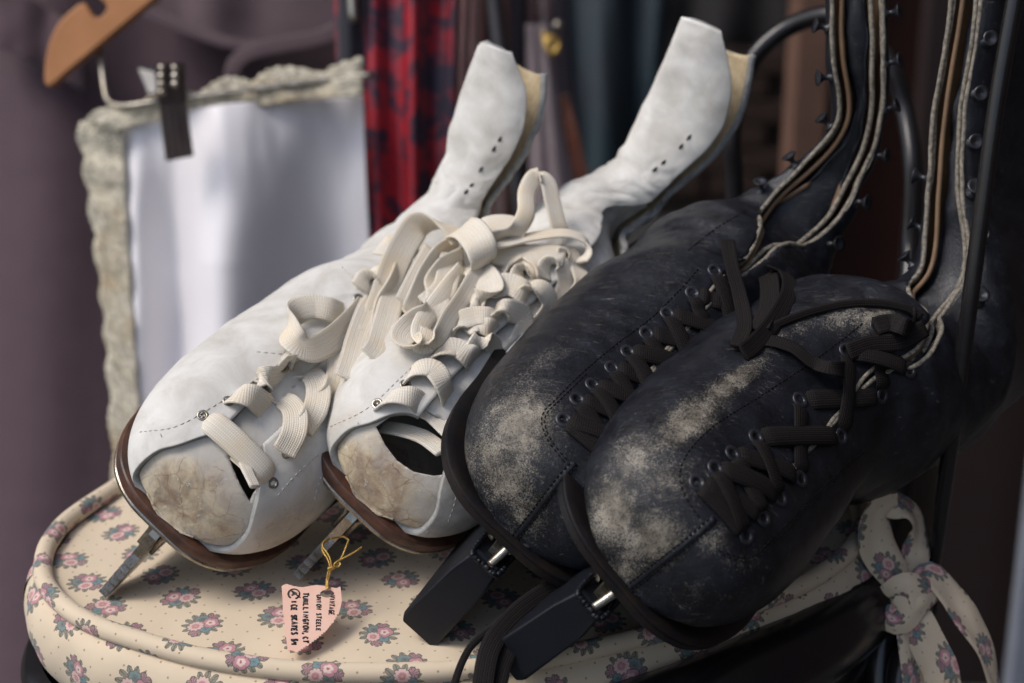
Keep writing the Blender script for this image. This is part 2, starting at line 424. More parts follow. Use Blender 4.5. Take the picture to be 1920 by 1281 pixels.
        at = me.attributes.new(name, 'FLOAT', 'POINT'); at.data.foreach_set('value', np.clip(val, 0, 1).astype(np.float32))
    def hit(s, px, py, lift=0.0):
        """the point of this boot's outside seen at (px, py), and its normal"""
        o = Vector(CAMP); d = Vector(unit(P(px, py, 1.0) - CAMP))
        h = s.bvh.ray_cast(o, d)
        if h[0] is None: 
            return None, None
        n = np.array(h[1]); 
        if n @ np.array(d) > 0: n = -n
        return np.array(h[0]) + n * lift, n
    def path_on(s, pix, lift=0.0, step=0.001):
        dense = smooth_path(np.array([(x, y, 0) for x, y in pix], float), 6)
        out = []; nn = []
        for x, y, _ in dense:
            p, n = s.hit(x, y, lift)
            if p is not None: out.append(p); nn.append(n)
        out = np.array(out); nn = np.array(nn)
        if len(out) > 6:
            k = np.array([1, 2, 3, 2, 1]) / 9
            for c in range(3):
                out[2:-2, c] = np.convolve(out[:, c], k, 'same')[2:-2]; nn[2:-2, c] = np.convolve(nn[:, c], k, 'same')[2:-2]
        return out, nn
FOOT_B = [  # f, half width, height, centre height, lace gap (deg), section power
    (.0000, .00005, .01305, .0130, 0, .8), (.0002, .012, .0235, .013, 0, .8), (.0015, .0205, .029, .013, 0, .8), (.005, .0285, .036, .014, 0, .82), (.012, .0365, .043, .016, 0, .85),
    (.026, .0440, .049, .018, 0, .87), (.045, .0480, .053, .020, 0, .9), (.070, .0490, .058, .022, 0, .9), (.100, .0485, .066, .024, 0, .92),
    (.130, .0465, .077, .028, 2, .95)]
FOOT_W = [
    (.0000, .00005, .01205, .0120, 0, .8), (.0002, .010, .0205, .012, 0, .8), (.0015, .0175, .026, .012, 0, .8), (.005, .0250, .033, .013, 0, .82), (.012, .0325, .040, .015, 0, .85),
    (.026, .0395, .047, .018, 0, .87), (.045, .0430, .052, .020, 0, .9), (.070, .0430, .058, .022, 0, .9), (.100, .041, .066, .024, 0, .92),
    (.130, .038, .076, .028, 2, .95)]
def weld(me, d=4e-5):
    bm = bmesh.new(); bm.from_mesh(me); bmesh.ops.remove_doubles(bm, verts=bm.verts, dist=d); bm.to_mesh(me); bm.free(); me.update()
def sole_outline(bt, grow, n=90, length=.285):
    """closed outline of the sole in the boot's (f, l) plane, counter-clockwise, grown by `grow` metres"""
    fs = [r[0] for r in bt.foot_table]; ws = [r[1] for r in bt.foot_table]
    ws = [w_ for f, w_ in zip(fs, ws)]; ws[-2:] = [ws[-3] * 1.02, ws[-3] * 1.02]; m_ = ws[-3]
    fs = fs + [.16, .19, .22, .25, .27, .281, .285]; ws[-2] = m_ * 1.06; ws[-1] = m_ * 1.10; ws = ws + [m_ * 1.04, m_ * .9, m_ * .78, m_ * .72, .028, .016, .0005]
    t = np.linspace(0, len(fs) - 1, n); c = crs(np.array([fs, ws]).T, t)
    right = np.stack([c[:, 0], np.maximum(c[:, 1], 0)], 1); left = np.stack([c[::-1, 0], -np.maximum(c[::-1, 1], 0)], 1)
    o = np.concatenate([right[:-1], left[:-1]])
    d = np.roll(o, -1, 0) - np.roll(o, 1, 0); nn = np.stack([-d[:, 1], d[:, 0]], 1); nn /= np.linalg.norm(nn, axis=1)[:, None] + 1e-9
    k = np.array([1, 1, 1, 1, 1]) / 5
    nn = np.stack([np.convolve(np.concatenate([nn[-2:, i], nn[:, i], nn[:2, i]]), k, 'valid') for i in (0, 1)], 1); nn /= np.linalg.norm(nn, axis=1)[:, None]
    return o + nn * grow * (1 if (nn[0] @ (o[0] - np.array([.14, 0]))) > 0 else -1)
def slab(bt, name, prof, mats, parent, wob=0.0, length=.285):
    """a sole layer: prof = [(outward, u, material)] swept round the outline, closed above and below"""
    mb = MB(); rows = []
    for g, u, m in prof:
        o = sole_outline(bt, g); rows.append([bt.local(f, l, u) + (bt.U * wob * noise.noise(Vector((f * 60, l * 60, u * 300 + 3)))) for f, l in o])
    n = len(rows[0]); v = [p for r in rows for p in r]; f = []; mi = []
    for i in range(len(rows) - 1):
        for j in range(n):
            f.append((i * n + j, i * n + (j + 1) % n, (i + 1) * n + (j + 1) % n, (i + 1) * n + j)); mi.append(prof[i][2])
    h = n // 2
    for base, fl in ((0, True), ((len(rows) - 1) * n, False)):
        for k in range(h):
            a, b_, c, d = base + k, base + k + 1, base + (n - 1 - k) % n, base + (n - k) % n
            if k == 0: q = (base, base + 1, base + n - 1)
            elif b_ == c: q = (a, b_, d)
            else: q = (a, b_, c, d)
            if len(set(q)) >= 3: f.append(tuple(dict.fromkeys(q))); mi.append(prof[0 if base == 0 else -1][2])
    mb.v = [tuple(map(float, p)) for p in v]; mb.f = f; mb.uv = [(0, 0)] * len(v); mb.m = mi
    o = mb.build(name, mats, parent); bm = bmesh.new(); bm.from_mesh(o.data); bmesh.ops.recalc_face_normals(bm, faces=bm.faces); bm.to_mesh(o.data); bm.free(); o.data.set_sharp_from_angle(angle=R(33))
    return o
bootC = Boot((955, 1006, .752), -42, 57, FOOT_B, [
    (1290, 610, .87, -42, 50, 0, .044, .050, .035, 4, 1),
    (1372, 518, .88, -40, 40, 0, .041, .038, .060, 10, 1),
    (1462, 440, .88, -33, 25, 0, .028, .016, .080, 30, 1),
    (1545, 345, .875, -25, 15, 0, .017, .010, .080, 55, 1),
    (1608, 235, .865, -12, 5, -6, .012, .010, .080, 60, 1),
    (1608, 110, .855, -3, 0, -8, .0135, .010, .080, 60, 1),
    (1605, -20, .848, 0, 0, -8, .0135, .010, .080, 60, 1),
    (1600, -150, .84, 0, 0, -8, .0135, .010, .080, 60, 1)])
bootD = Boot((1160, 1090, .722), -50, 57, FOOT_B, [
    (1532, 750, .832, -49, 50, 0, .051, .055, .035, 3, 1),
    (1622, 698, .845, -45, 42, -6, .051, .048, .065, 5, 1),
    (1708, 642, .852, -38, 30, -20, .047, .030, .085, 9, 1),
    (1796, 540, .85, -20, 18, -40, .026, .020, .09, 26, 1),
    (1800, 365, .845, -8, 8, -50, .0150, .015, .085, 40, 1),
    (1806, 225, .84, -2, 3, -52, .0140, .014, .08, 42, 1),
    (1832, 65, .83, 2, 0, -52, .0135, .014, .08, 42, 1),
    (1852, -150, .82, 3, 0, -52, .0135, .014, .08, 42, 1)])
bootA = Boot((308, 980, .792), -43, 57, FOOT_W, [
    (722, 618, .905, -43, 50, 5, .036, .046, .030, 6, 1),
    (800, 522, .92, -42, 35, 20, .029, .032, .030, 12, 1),
    (848, 432, .925, -38, 20, 45, .020, .018, .019, 24, 1),
    (872, 352, .925, -38, 10, 64, .012, .015, .014, 26, 1),
    (908, 262, .92, -36, 5, 66, .013, .022, .017, 28, 1),
    (942, 175, .915, -30, 0, 65, .016, .022, .0165, 28, 1),
    (966, 112, .91, -24, 0, 62, .019, .014, .0150, 30, 1)])
bootB = Boot((680, 948, .800), -43, 57, FOOT_W, [
    (1010, 605, .905, -42, 50, 0, .036, .046, .035, 8, 1),
    (1075, 510, .92, -42, 35, 10, .031, .033, .04, 14, 1),
    (1112, 412, .93, -40, 20, 35, .020, .016, .02, 26, 1),
    (1180, 360, .93, -50, 10, 60, .014, .016, .014, 26, 1),
    (1222, 308, .925, -48, 8, 64, .012, .018, .0155, 26, 1),
    (1270, 232, .92, -42, 5, 66, .014, .025, .0180, 26, 1),
    (1312, 155, .91, -34, 0, 65, .017, .025, .0178, 27, 1),
    (1345, 70, .90, -26, 0, 62, .020, .018, .0155, 30, 1)])

bootD.shift = [(0, 0), (4, 6), (6, 13), (9.5, 13), (12.5, 0), (20, 0)]
def boot_param(bt, p):
    """nearest station index and angle of a point on the boot"""
    d = np.linalg.norm(bt.V - np.asarray(p), axis=2); i, j = np.unravel_index(np.argmin(d), d.shape)
    return bt.qs[i], bt.A[i, j]
def eyelet(mb, mh, p, n, r=.0027, tr=.0010):
    prof = []
    for k in range(9):
        t = math.pi * (k / 8); prof.append((r + tr * math.cos(math.pi - t), tr * 0.6 * math.sin(t)))
    lathe(mb, p, n, prof, 18)
    lathe(mh, p, n, [(r - tr * .3, -.0002), (r * .6, -.0003), (.0, -.0003)], 12)  # near-black disc painted for the shade inside the eyelet
def hook(mb, p, n, t, s=1.0):
    """boot hook: round foot, short post, flared and cupped head leaning up the leg"""
    n2 = unit(n + 0.25 * t)
    lathe(mb, p - n * .0005, n2, [(.0030 * s, 0), (.0030 * s, .0007 * s), (.0014 * s, .0012 * s), (.0012 * s, .0034 * s), (.0020 * s, .0046 * s), (.0036 * s, .0062 * s), (.0038 * s, .0066 * s), (.0024 * s, .0060 * s), (.0, .0052 * s)], 14)
def stitches(bt, paths, step=.0024, ln=.0016, r=.00032, lift=.0002):
    mb = MB()
    for pix in paths:
        pts, nn = bt.path_on(pix, lift)
        if len(pts) < 4: continue
        s_ = np.concatenate([[0], np.cumsum(np.linalg.norm(np.diff(pts, axis=0), axis=1))]); x = 0.0
        while x + ln < s_[-1]:
            q = np.array([[np.interp(y, s_, pts[:, k]) for k in range(3)] for y in (x, x + ln * .5, x + ln)])
            if np.linalg.norm(q[2] - q[0]) < ln * 2:
                n_ = np.array([np.interp(x, s_, nn[:, k]) for k in range(3)]); q[0] -= n_ * r * .8; q[2] -= n_ * r * .8
                tube(mb, q, [r * .7, r, r * .7], 5, up=np.array([n_] * 3))
            x += step * random.uniform(.92, 1.08)
    return mb
def ridge(bt, paths, w_=.0016, h=.0007, lift=.0):
    """raised seam lying on the leather"""
    mb = MB()
    for pix in paths:
        pts, nn = bt.path_on(pix, lift)
        if len(pts) > 4: ribbon(mb, pts, w_, h, nn, 8)
    return mb
def lace_run(mb, bt, p0, n0, p1, n1, lift, width, thick, bow=0.0, tw=0.0, n=26, sink=.0035, surf=True, pinch=.45, fold=.05):
    """one visible run of lace from hole p0 to hole p1 arching over the leather"""
    p0, p1 = np.asarray(p0), np.asarray(p1); t = np.linspace(0, 1, n)
    nm = unit(n0 + n1); side = unit(np.cross(nm, p1 - p0))
    prof = np.sin(np.pi * t) ** 0.55
    path = p0[None] * (1 - t)[:, None] + p1[None] * t[:, None] + nm[None] * (prof * lift)[:, None] + side[None] * (np.sin(np.pi * t) * bow)[:, None]
    endp = np.exp(-(t / .07) ** 2) + np.exp(-((1 - t) / .07) ** 2)
    path -= nm[None] * (endp * sink)[:, None]
    if surf:      # never below the leather between the holes
        for i in range(3, n - 3):
            h = bt.bvh.ray_cast(Vector(path[i] + nm * .03), Vector(-nm))
            if h[0] is not None:
                need = (np.array(h[0]) - path[i]) @ nm + thick * .75 + .0004
                if -.02 < need and need > 0: path[i] = path[i] + nm * min(need, .02)
        path[3:-3] = (path[2:-4] + path[3:-3] * 2 + path[4:-2]) / 4
    T = np.gradient(path, axis=0); up = np.zeros_like(path)
    for i in range(n):
        tt = unit(T[i]); u = unit(nm - tt * (nm @ tt)); b = np.cross(tt, u); a = tw * math.sin(math.pi * t[i] * 1.0)
        up[i] = u * math.cos(a) + b * math.sin(a)
    wd = width * (pinch + (1 - pinch) * np.clip(np.sin(np.pi * t) * 3.2, 0, 1))
    ribbon(mb, path, wd, thick, up, 14, fold=width * fold)
def blade_parts(bt, root, depth=.050, teeth=True, m=None):
    L = bt.local; sc_ = bt.scale
    # steel sole plate with mounting flange
    pg_ = 0 if teeth else -.0045
    slab(bt, 'sole_plate', [(.0002 + pg_, -.0044, 0), (.0010 + pg_, -.0052, 0), (.0008 + pg_, -.0066, 0), (-.0010 + pg_, -.0078, 0)], [M['steel']], root)
    prof = [(-.001, -.008)]
    if teeth:
        prof = [(.004, -.0078), (.001, -.012), (.000, -.025)]
        u = -.026; k = 0
        while u > -depth + .002:
            prof += [(-.0042 - .0004 * k, u - .0026), (-.0003 - .0004 * k, u - .0036)]; u -= .0041; k += 1
        prof += [(-.0040, -depth)]
    prof += [(.004, -depth - .0005), (.020, -depth + .006), (.045, -depth + .007), (.10, -depth + .004), (.17, -depth + .003), (.24, -depth + .005), (.285, -depth + .010), (.292, -depth + .016),
             (.280, -.030), (.255, -.024), (.235, -.0078), (.205, -.0078), (.19, -.026), (.15, -.032), (.10, -.032), (.075, -.026), (.062, -.0078)]
    bm = bmesh.new(); hw = .0021
    a = [bm.verts.new(Vector(L(f, -hw, u))) for f, u in prof]; b = [bm.verts.new(Vector(L(f, hw, u))) for f, u in prof]
    f1 = bm.faces.new(a); f2 = bm.faces.new(b[::-1])
    for i in range(len(prof)):
        j = (i + 1) % len(prof); bm.faces.new((a[j], a[i], b[i], b[j]))
    bmesh.ops.triangulate(bm, faces=[f1, f2]); bmesh.ops.recalc_face_normals(bm, faces=bm.faces)
    me = bpy.data.meshes.new('blade'); bm.to_mesh(me); bm.free()
    o = put('blade', me, root, [M['steel']], smooth=False)
    # angle brackets that clamp the blade, each with rivets
    for sgn in (-1, 1):
        for f0, f1_ in ((.006, .060), (.205, .240)):
            mb = MB()
            # vertical wing and flange with a rounded bend, section in (l, u)
            sec = [(.0024, -.0250), (.0024, -.0145), (.0034, -.0112), (.0064, -.0080), (.024, -.0078), (.024, -.0096), (.0076, -.0099), (.0054, -.0120), (.0044, -.0148), (.0044, -.0250)]
            n = len(sec); v = []
            fr = np.linspace(f0, f1_, 5)
            for q, f in enumerate(fr):
                fl = 1.0 if 0 < q < 4 else .72
                for l_, u_ in sec: v.append(L(f + (.004 if l_ > .01 and q == 0 else 0), sgn * (l_ if l_ < .01 else l_ * fl), u_))
            fc = grid_faces(5, n, True) + [tuple(range(n))[::-1], tuple(range(4 * n, 5 * n))]
            mb.add(v, fc if sgn > 0 else [q[::-1] for q in fc])
            RV = []
            for f in (f0 + .012, f0 + .035)[:1 if f0 > .1 else 2]:
                rv = MB(); lathe(rv, L(f, sgn * .0041, -.0175), bt.L * sgn, [(.0024, 0), (.0022, .0008), (.0012, .0014), (0, .0016)], 12); RV.append(rv)
            br = mb.build('blade_bracket', M['steel'], root); add_mod_bevel(br, .0003, 1)
            for rv in RV: rv.build('rivet', M['steel'], br)
def inner(bt, q, a, d):
    p, nn = bt.SN(q, a); return p - nn * d
# ---------------------------------------------------------------- the two black skates
def leather_disp(seed, amp=.0007, ankle=None):
    def f(bt, V, qs, A):
        out = np.zeros(V.shape[:2])
        for i in range(V.shape[0]):
            q = qs[i]
            for j in range(V.shape[1]):
                v = Vector(V[i, j])
                x = noise.noise(v * 38 + Vector((seed, 0, 0))) * amp + noise.noise(v * 95 + Vector((0, seed, 0))) * amp * .45
                if q > 8.5:     # soft folds round the ankle
                    k = min(1, (q - 8.5) / 1.5) * (1 if q < 13 else max(0.25, 1 - (q - 13) * .5))
                    x += k * .0018 * noise.noise(Vector((q * 2.6 + seed, math.radians(A[i, j]) * 1.1, seed)))
                    x += k * .0016 * (abs(noise.noise(Vector((q * 3.4 + seed, math.radians(A[i, j]) * 1.9 + q, seed + 9)))) ** .6 - .4)
                if 5.8 < q < 9.5: x += .0012 * math.exp(-((q - 7.6) / 1.1) ** 2) * (abs(noise.noise(Vector((q * 4.5 + seed, math.radians(A[i, j]) * 1.0, seed + 3)))) ** .6 - .45)
                out[i, j] = x
        return out
    return f
EDGE_Q = {}
def black_skate(bt, seed, label, lefts, rights, hooks_l, hooks_r, wear, seams, cap, lace_phase, q_throat):
    root = empty('ice_skate', bt.local(.02, 0, -.056), label, 'ice skate', 'black ice skates')
    me = bt.upper(leather_disp(seed))
    bt.paint(me, 'wear', [(x, y, rx * 1.12, ry * 1.12, an, min(1, g * 1.12 + .05)) for x, y, rx, ry, an, g in wear])  # wear spread and raised, also standing in for soft highlights
    weld(me); up = put('upper', me, root, [M['bleather'], M['tanlin'], M['bedge'], M['bleather'], M['bleather'], M['bedge']])
    for pl_ in me.polygons:
        if (np.array(pl_.center) - bt.O) @ bt.F < .125: pl_.material_index = 3
    so = up.modifiers.new('thickness', 'SOLIDIFY'); so.thickness = .0026; so.offset = -1; so.material_offset = 1; so.material_offset_rim = 2
    # welt and outsole
    slab(bt, 'sole', [(-.001, .0020, 0), (.0020, .0019, 0), (.0029, .0014, 0), (.0029, .0002, 0), (.0019, -.0004, 0), (.0026, -.0009, 0), (.0024, -.0038, 0), (.0012, -.0048, 0)], [M['bksole']], root, .0003)
    blade_parts(bt, root, .050, False)
    # tongue inside the opening
    tq = np.linspace(q_throat - .3, bt.ns - 1.02, 90); na = 17; v = []
    for q in tq:
        g = bt.ring(np.array([q]))[6][0]
        for k in range(na):
            s_ = k / (na - 1) * 2 - 1
            a = s_ * (g + 34)
            p, nn = bt.SN(q, a)
            dd = .0042 + (.006 if q > bt.nf else 0) * min(1, max(0, q - bt.nf) * .6) + .0016 * noise.noise(Vector((q * 3.1, s_ * 1.3, seed)))
            v.append(p[0] - nn[0] * dd)
    tm = mesh('tongue', v, grid_faces(len(tq), na)); tm.attributes.new('wear', 'FLOAT', 'POINT').data.foreach_set('value', [.28 if 8.5 < tq[i // na] < 12 else .1 for i in range(len(v))])
    to = put('tongue', tm, root, [M['bleather'], M['tanlin']]); so = to.modifiers.new('thickness', 'SOLIDIFY'); so.thickness = .0022; so.offset = 0; so.material_offset_rim = 1
    # pale cut edges of the facings, two layers of leather each side
    for sgn in (-1, 1):
        mb = MB()
        qs = np.linspace(q_throat, bt.ns - 1.02, 200); pts = []; ups = []; pts2 = []
        for i, q in enumerate(qs):
            g = bt.ring(np.array([q]))[6][0]
            a = sgn * g; p, nn = bt.SN(q, a + sgn * .5); wv = noise.noise(Vector((q * 2.2, seed, sgn))) * .0007
            l_ = bt.ring(np.array([q]))[1][0]
            pts.append(p[0] + nn[0] * (-.0007) - l_ * sgn * (.0002 + wv)); ups.append(nn[0])
            pts2.append(p[0] - nn[0] * .0040 - l_ * sgn * (.0022 + .0012 * noise.noise(Vector((q * 1.3, 4 + seed, sgn)))))
        r = .0011
        tube(mb, pts, r, 8, up=np.array(ups))
        mb.build('facing_edge', M['bedge'], root)
        mb = MB(); k = qs > bt.nf - .5
        tube(mb, np.array(pts2)[k], .0012, 8, up=np.array(ups)[k])
        mb.build('lining_edge', M['tanlin'] if sgn < 0 else M['bedge'], root)
    # eyelets
    E = MB(); EL = []; ER = []
    for (x, y) in lefts:
        p, n = bt.hit(x, y)
        q, a = boot_param(bt, p); EL.append((p, n)); 
        if rights:
            p2, n2 = bt.hit(*rights[len(ER)]); ER.append((p2, n2)); continue
        pr, nr = bt.SN(q, (360 - a if a > 180 else -a)); h = bt.bvh.ray_cast(Vector(pr[0] + nr[0] * .02), Vector(-nr[0])); pr = np.array(h[0]) if h[0] else pr[0]
        ER.append((pr, nr[0]))
    for side in (EL, ER):
        for p, n in side:
            mb = MB(); mh = MB(); eyelet(mb, mh, p, n)
            e = mb.build('eyelet', M['eyelet'], root); mh.build('hole', M['hole'], e)
    # lace, criss-cross
    lb = MB(); n = len(EL)
    lace_run(lb, bt, *EL[0], *ER[0], .0024, .0086, .0013, pinch=.4, fold=.08)
    for i in range(n - 1):
        hi, lo = (.0030, .0014) if (i + lace_phase) % 2 else (.0014, .0030)
        lace_run(lb, bt, *EL[i], *ER[i + 1], lo, .0084, .0013, pinch=.36, fold=.08, bow=random.uniform(-.001, .001), tw=random.uniform(-.25, .1))
        lace_run(lb, bt, *ER[i], *EL[i + 1], hi, .0084, .0013, pinch=.36, fold=.08, bow=random.uniform(-.001, .001), tw=random.uniform(-.1, .25))
    # hooks up the leg
    for side, lst in ((-1, hooks_l), (1, hooks_r)):
        qs = np.linspace(bt.nf - .5, bt.ns - 1.05, 300)
        g = bt.ring(qs)[6]; P0, N0 = bt.SN(qs, side * (g + (20 if side < 0 else 16)))
        pr = np.array([proj(p)[:2] for p in P0])
        for (x, y) in lst:
            i = int(np.argmin(((pr - (x, y)) ** 2).sum(1))); i = min(max(i, 1), 298)
            t = unit(P0[i + 1] - P0[i - 1]); mb = MB(); hook(mb, P0[i], unit(N0[i] + t * random.uniform(-.15, .25)), t, random.uniform(.9, 1.05))
            mb.build('lace_hook', M['eyelet'], root)
    st = stitches(bt, seams).build('stitching', M['bthread'], root); st['kind'] = 'stuff'
    rd = ridge(bt, cap, .0030, .0013, .0001); rd.build('toe_seam', M['bleather'], root)
    off = [[(x + 5, y + 5) for x, y in cap[0]], [(x - 5, y - 5) for x, y in cap[0]]]
    s2 = stitches(bt, off, .0021, .0015, .00036, .0009).build('toe_seam_stitching', M['bthread'], root); s2['kind'] = 'stuff'
    return root, lb, EL, ER
ls = [(1058, 787), (1083, 749), (1112, 722), (1148, 690), (1178, 660), (1213, 625), (1252, 588), (1299, 550), (1341, 508)]
wear_sheenC = [(975, 800, 75, 95, 20, .78), (925, 850, 50, 70, 0, .7), (1000, 690, 120, 26, -32, .42), (950, 900, 60, 60, 0, .72), (985, 960, 50, 60, 0, .6), (1010, 770, 60, 60, 0, .5),
         (1060, 960, 60, 60, 0, .30), (1150, 850, 50, 40, 30, .28), (930, 720, 50, 60, 30, .38), (1100, 610, 90, 20, -30, .28), (1250, 470, 120, 30, -35, .18), (1350, 420, 60, 25, -20, .24), (1130, 1000, 120, 60, 0, .16),
         (1480, 400, 40, 30, 0, .3), (1000, 840, 40, 90, 0, .5), (1150, 560, 140, 50, -40, .16), (1300, 450, 140, 50, -35, .14), (1500, 450, 60, 60, 0, .2), (880, 860, 24, 90, -10, .5), (1050, 640, 40, 10, -30, .35)]  # scuffs, with faint bands painted for the upper-left sheen
seamC = [[(1058, 866), (1026, 824), (1015, 781), (1042, 749), (1095, 696), (1159, 643), (1222, 595), (1281, 537), (1313, 500)],
         [(1062, 862), (1031, 822), (1021, 782), (1047, 753), (1100, 701)], [(1290, 470), (1340, 430), (1400, 395)]]
rootC, laceC, ELC, ERC = black_skate(bootC, 3.3, 'worn black leather ice skate standing between the white pair and the frontmost boot', ls, [(1150, 866), (1172, 830), (1195, 797), (1228, 765), (1262, 732), (1300, 696), (1334, 664), (1376, 628), (1412, 590)],
    [(1437, 375), (1490, 310), (1545, 232), (1550, 148), (1550, 52), (1550, -50)], [(1545, 450), (1608, 380), (1646, 293), (1660, 205), (1660, 120), (1660, 25)],
    wear_sheenC, seamC, [[(958, 1018), (1000, 965), (1045, 905), (1078, 868)]], 0, 6.6)
lsD = [(1308, 905), (1342, 878), (1374, 851), (1418, 820), (1500, 750), (1587, 658), (1645, 612)]
wear_sheenD = [(1290, 790, 90, 40, -35, .78), (1370, 720, 90, 24, -35, .78), (1190, 860, 55, 70, 30, .6), (1150, 960, 55, 80, 0, .8), (1225, 1010, 75, 60, -20, .78), (1250, 900, 80, 60, 0, .5), (1180, 1060, 50, 60, 0, .6),
         (1340, 1010, 45, 35, 0, .5), (1390, 1055, 60, 25, 0, .34), (1300, 1120, 70, 50, 0, .34), (1450, 640, 70, 18, -30, .5), (1500, 620, 50, 16, -20, .42), (1590, 590, 80, 40, -20, .50), (1640, 600, 50, 30, -20, .75),
         (1290, 1170, 60, 14, 10, .45), (1440, 720, 40, 60, 40, .22), (1330, 900, 60, 50, 0, .3), (1560, 1080, 50, 90, 40, .2), (1600, 520, 60, 30, -30, .2), (1700, 880, 60, 160, 40, .16), (1520, 590, 120, 30, -40, .34), (1470, 990, 120, 160, 40, .12), (1400, 1130, 120, 60, -10, .22), (1230, 830, 60, 40, -40, .5)]  # scuffs, plus pale bands painted as the highlight along the ridge
seamD = [[(1311, 971), (1286, 933), (1274, 890), (1292, 846), (1342, 796), (1430, 740), (1505, 690), (1567, 646), (1623, 602)],
         [(1348, 1033), (1405, 1046), (1455, 1002), (1530, 927), (1617, 840)], [(1352, 1040), (1406, 1053), (1460, 1008), (1536, 932), (1622, 846)]]
rootD, laceD, ELD, ERD = black_skate(bootD, 8.1, 'worn black leather ice skate nearest the camera, rightmost of the four', lsD, [(1400, 1005), (1432, 972), (1464, 934), (1502, 898), (1578, 818), (1655, 742), (1706, 694)],
    [(1740, 515), (1735, 430), (1733, 335)], [(1795, 552), (1805, 458), (1808, 362), (1822, 268), (1830, 176), (1835, 75)],
    wear_sheenD, seamD, [[(1168, 1112), (1230, 1062), (1290, 1015), (1340, 972)]], 1, 6.6)
def free_lace(mb, pts, width, thick, rolls=None, up=None, step=.0016, wdir=None):
    """a loose lace through points (px, py, depth[, roll]); roll turns the flat side"""
    pts = [tuple(p) + ((0,) if len(p) == 3 else ()) for p in pts]
    q = np.array([[*P(x, y, d), r] for x, y, d, r in pts]); q = smooth_path(q, step)
    path = q[:, :3]; T = np.gradient(path, axis=0); n = np.zeros_like(path)
    prev = np.array(up) if up is not None else -AX_A
    if wdir is not None:      # the flat side keeps its breadth along one direction, as a real lace does when it folds over
        W = unit(AX_R * wdir[0] + AX_U * wdir[1] + AX_A * wdir[2]); pb = None
        Bs = []
        for i in range(len(path)):
            t = unit(T[i]); b = W - t * (W @ t); m_ = np.linalg.norm(b)
            if pb is not None: b = b + (pb - t * (pb @ t)) * max(0, .35 - m_)
            pb = unit(b); Bs.append(pb)
        Bs = np.array(Bs); k = np.array([1, 2, 3, 2, 1]) / 9
        for c in range(3): Bs[2:-2, c] = np.convolve(Bs[:, c], k, 'same')[2:-2]
        n = np.cross(Bs, T); n /= np.linalg.norm(n, axis=1)[:, None] + 1e-12
        ribbon(mb, path, width, thick, n, 14, fold=width * .06); return
    for i in range(len(path)):
        t = unit(T[i]); u = -AX_A - t * (-AX_A @ t)
        if np.linalg.norm(u) < .25: u = prev - t * (prev @ t)
        u = unit(u); prev = u; b = np.cross(t, u); a = R(q[i, 3]); n[i] = u * math.cos(a) + b * math.sin(a)
    ribbon(mb, path, width, thick, n, 14)
# loops and loose ends of the black laces
def mix_depth(pix, lift):
    out = []
    for x, y in pix:
        ds = [(p - CAMP) @ AX_A for p in (bootC.hit(x, y)[0], bootD.hit(x, y)[0]) if p is not None]; out.append([x, y, min(ds) - lift if ds else .80])
    d = [o[2] for o in out]
    for i in range(1, len(out) - 1): out[i][2] = min(d[i], (d[i - 1] + d[i] * 2 + d[i + 1]) / 4)
    return [tuple(o) for o in out]
def on_boot(bt, pix, lift):
    out = []
    for x, y in pix:
        p, n = bt.hit(x, y, lift); out.append((x, y, (p - CAMP) @ AX_A if p is not None else None))
    ds = [o[2] for o in out if o[2] is not None]
    last = ds[0]; r = []
    for x, y, d in out:
        last = d if d is not None else last; r.append((x, y, last))
    return r
free_lace(laceC, mix_depth([(1364, 452), (1372, 500), (1388, 560), (1396, 610), (1382, 650)], .0050), .0066, .0014, wdir=(.9, .2, .35))
free_lace(laceC, mix_depth([(1375, 492), (1412, 490), (1440, 520), (1442, 572), (1424, 618)], .0045), .0086, .0014, wdir=(.85, .35, .35))
free_lace(laceC, mix_depth([(1440, 500), (1474, 518), (1478, 552), (1452, 600), (1415, 645), (1392, 662)], .0040), .0080, .0014, wdir=(.8, -.3, .5))
free_lace(laceC, mix_depth([(1405, 640), (1450, 612), (1510, 588), (1575, 572), (1640, 568), (1700, 578), (1728, 596)], .0022), .0036, .0016)
free_lace(laceC, [(1195, 860, .800), (1222, 815, .794), (1256, 772, .789), (1296, 734, .786), (1340, 697, .784), (1388, 660, .780), (1430, 640, .776)] + mix_depth([(1484, 652), (1525, 682), (1580, 694), (1650, 690), (1710, 672), (1748, 645), (1745, 612), (1715, 592)], .0030), .0074, .0014, wdir=(.25, .6, .75))
free_lace(laceD, mix_depth([(1640, 612), (1670, 606), (1705, 618), (1730, 640)], .0040), .0078, .0014, wdir=(.4, .8, .4))
free_lace(laceD, mix_depth([(1590, 660), (1635, 645), (1690, 640), (1735, 615)], .0030), .0076, .0013)
laceC.build('lace', M['blace'], rootC); laceD.build('lace', M['blace'], rootD)
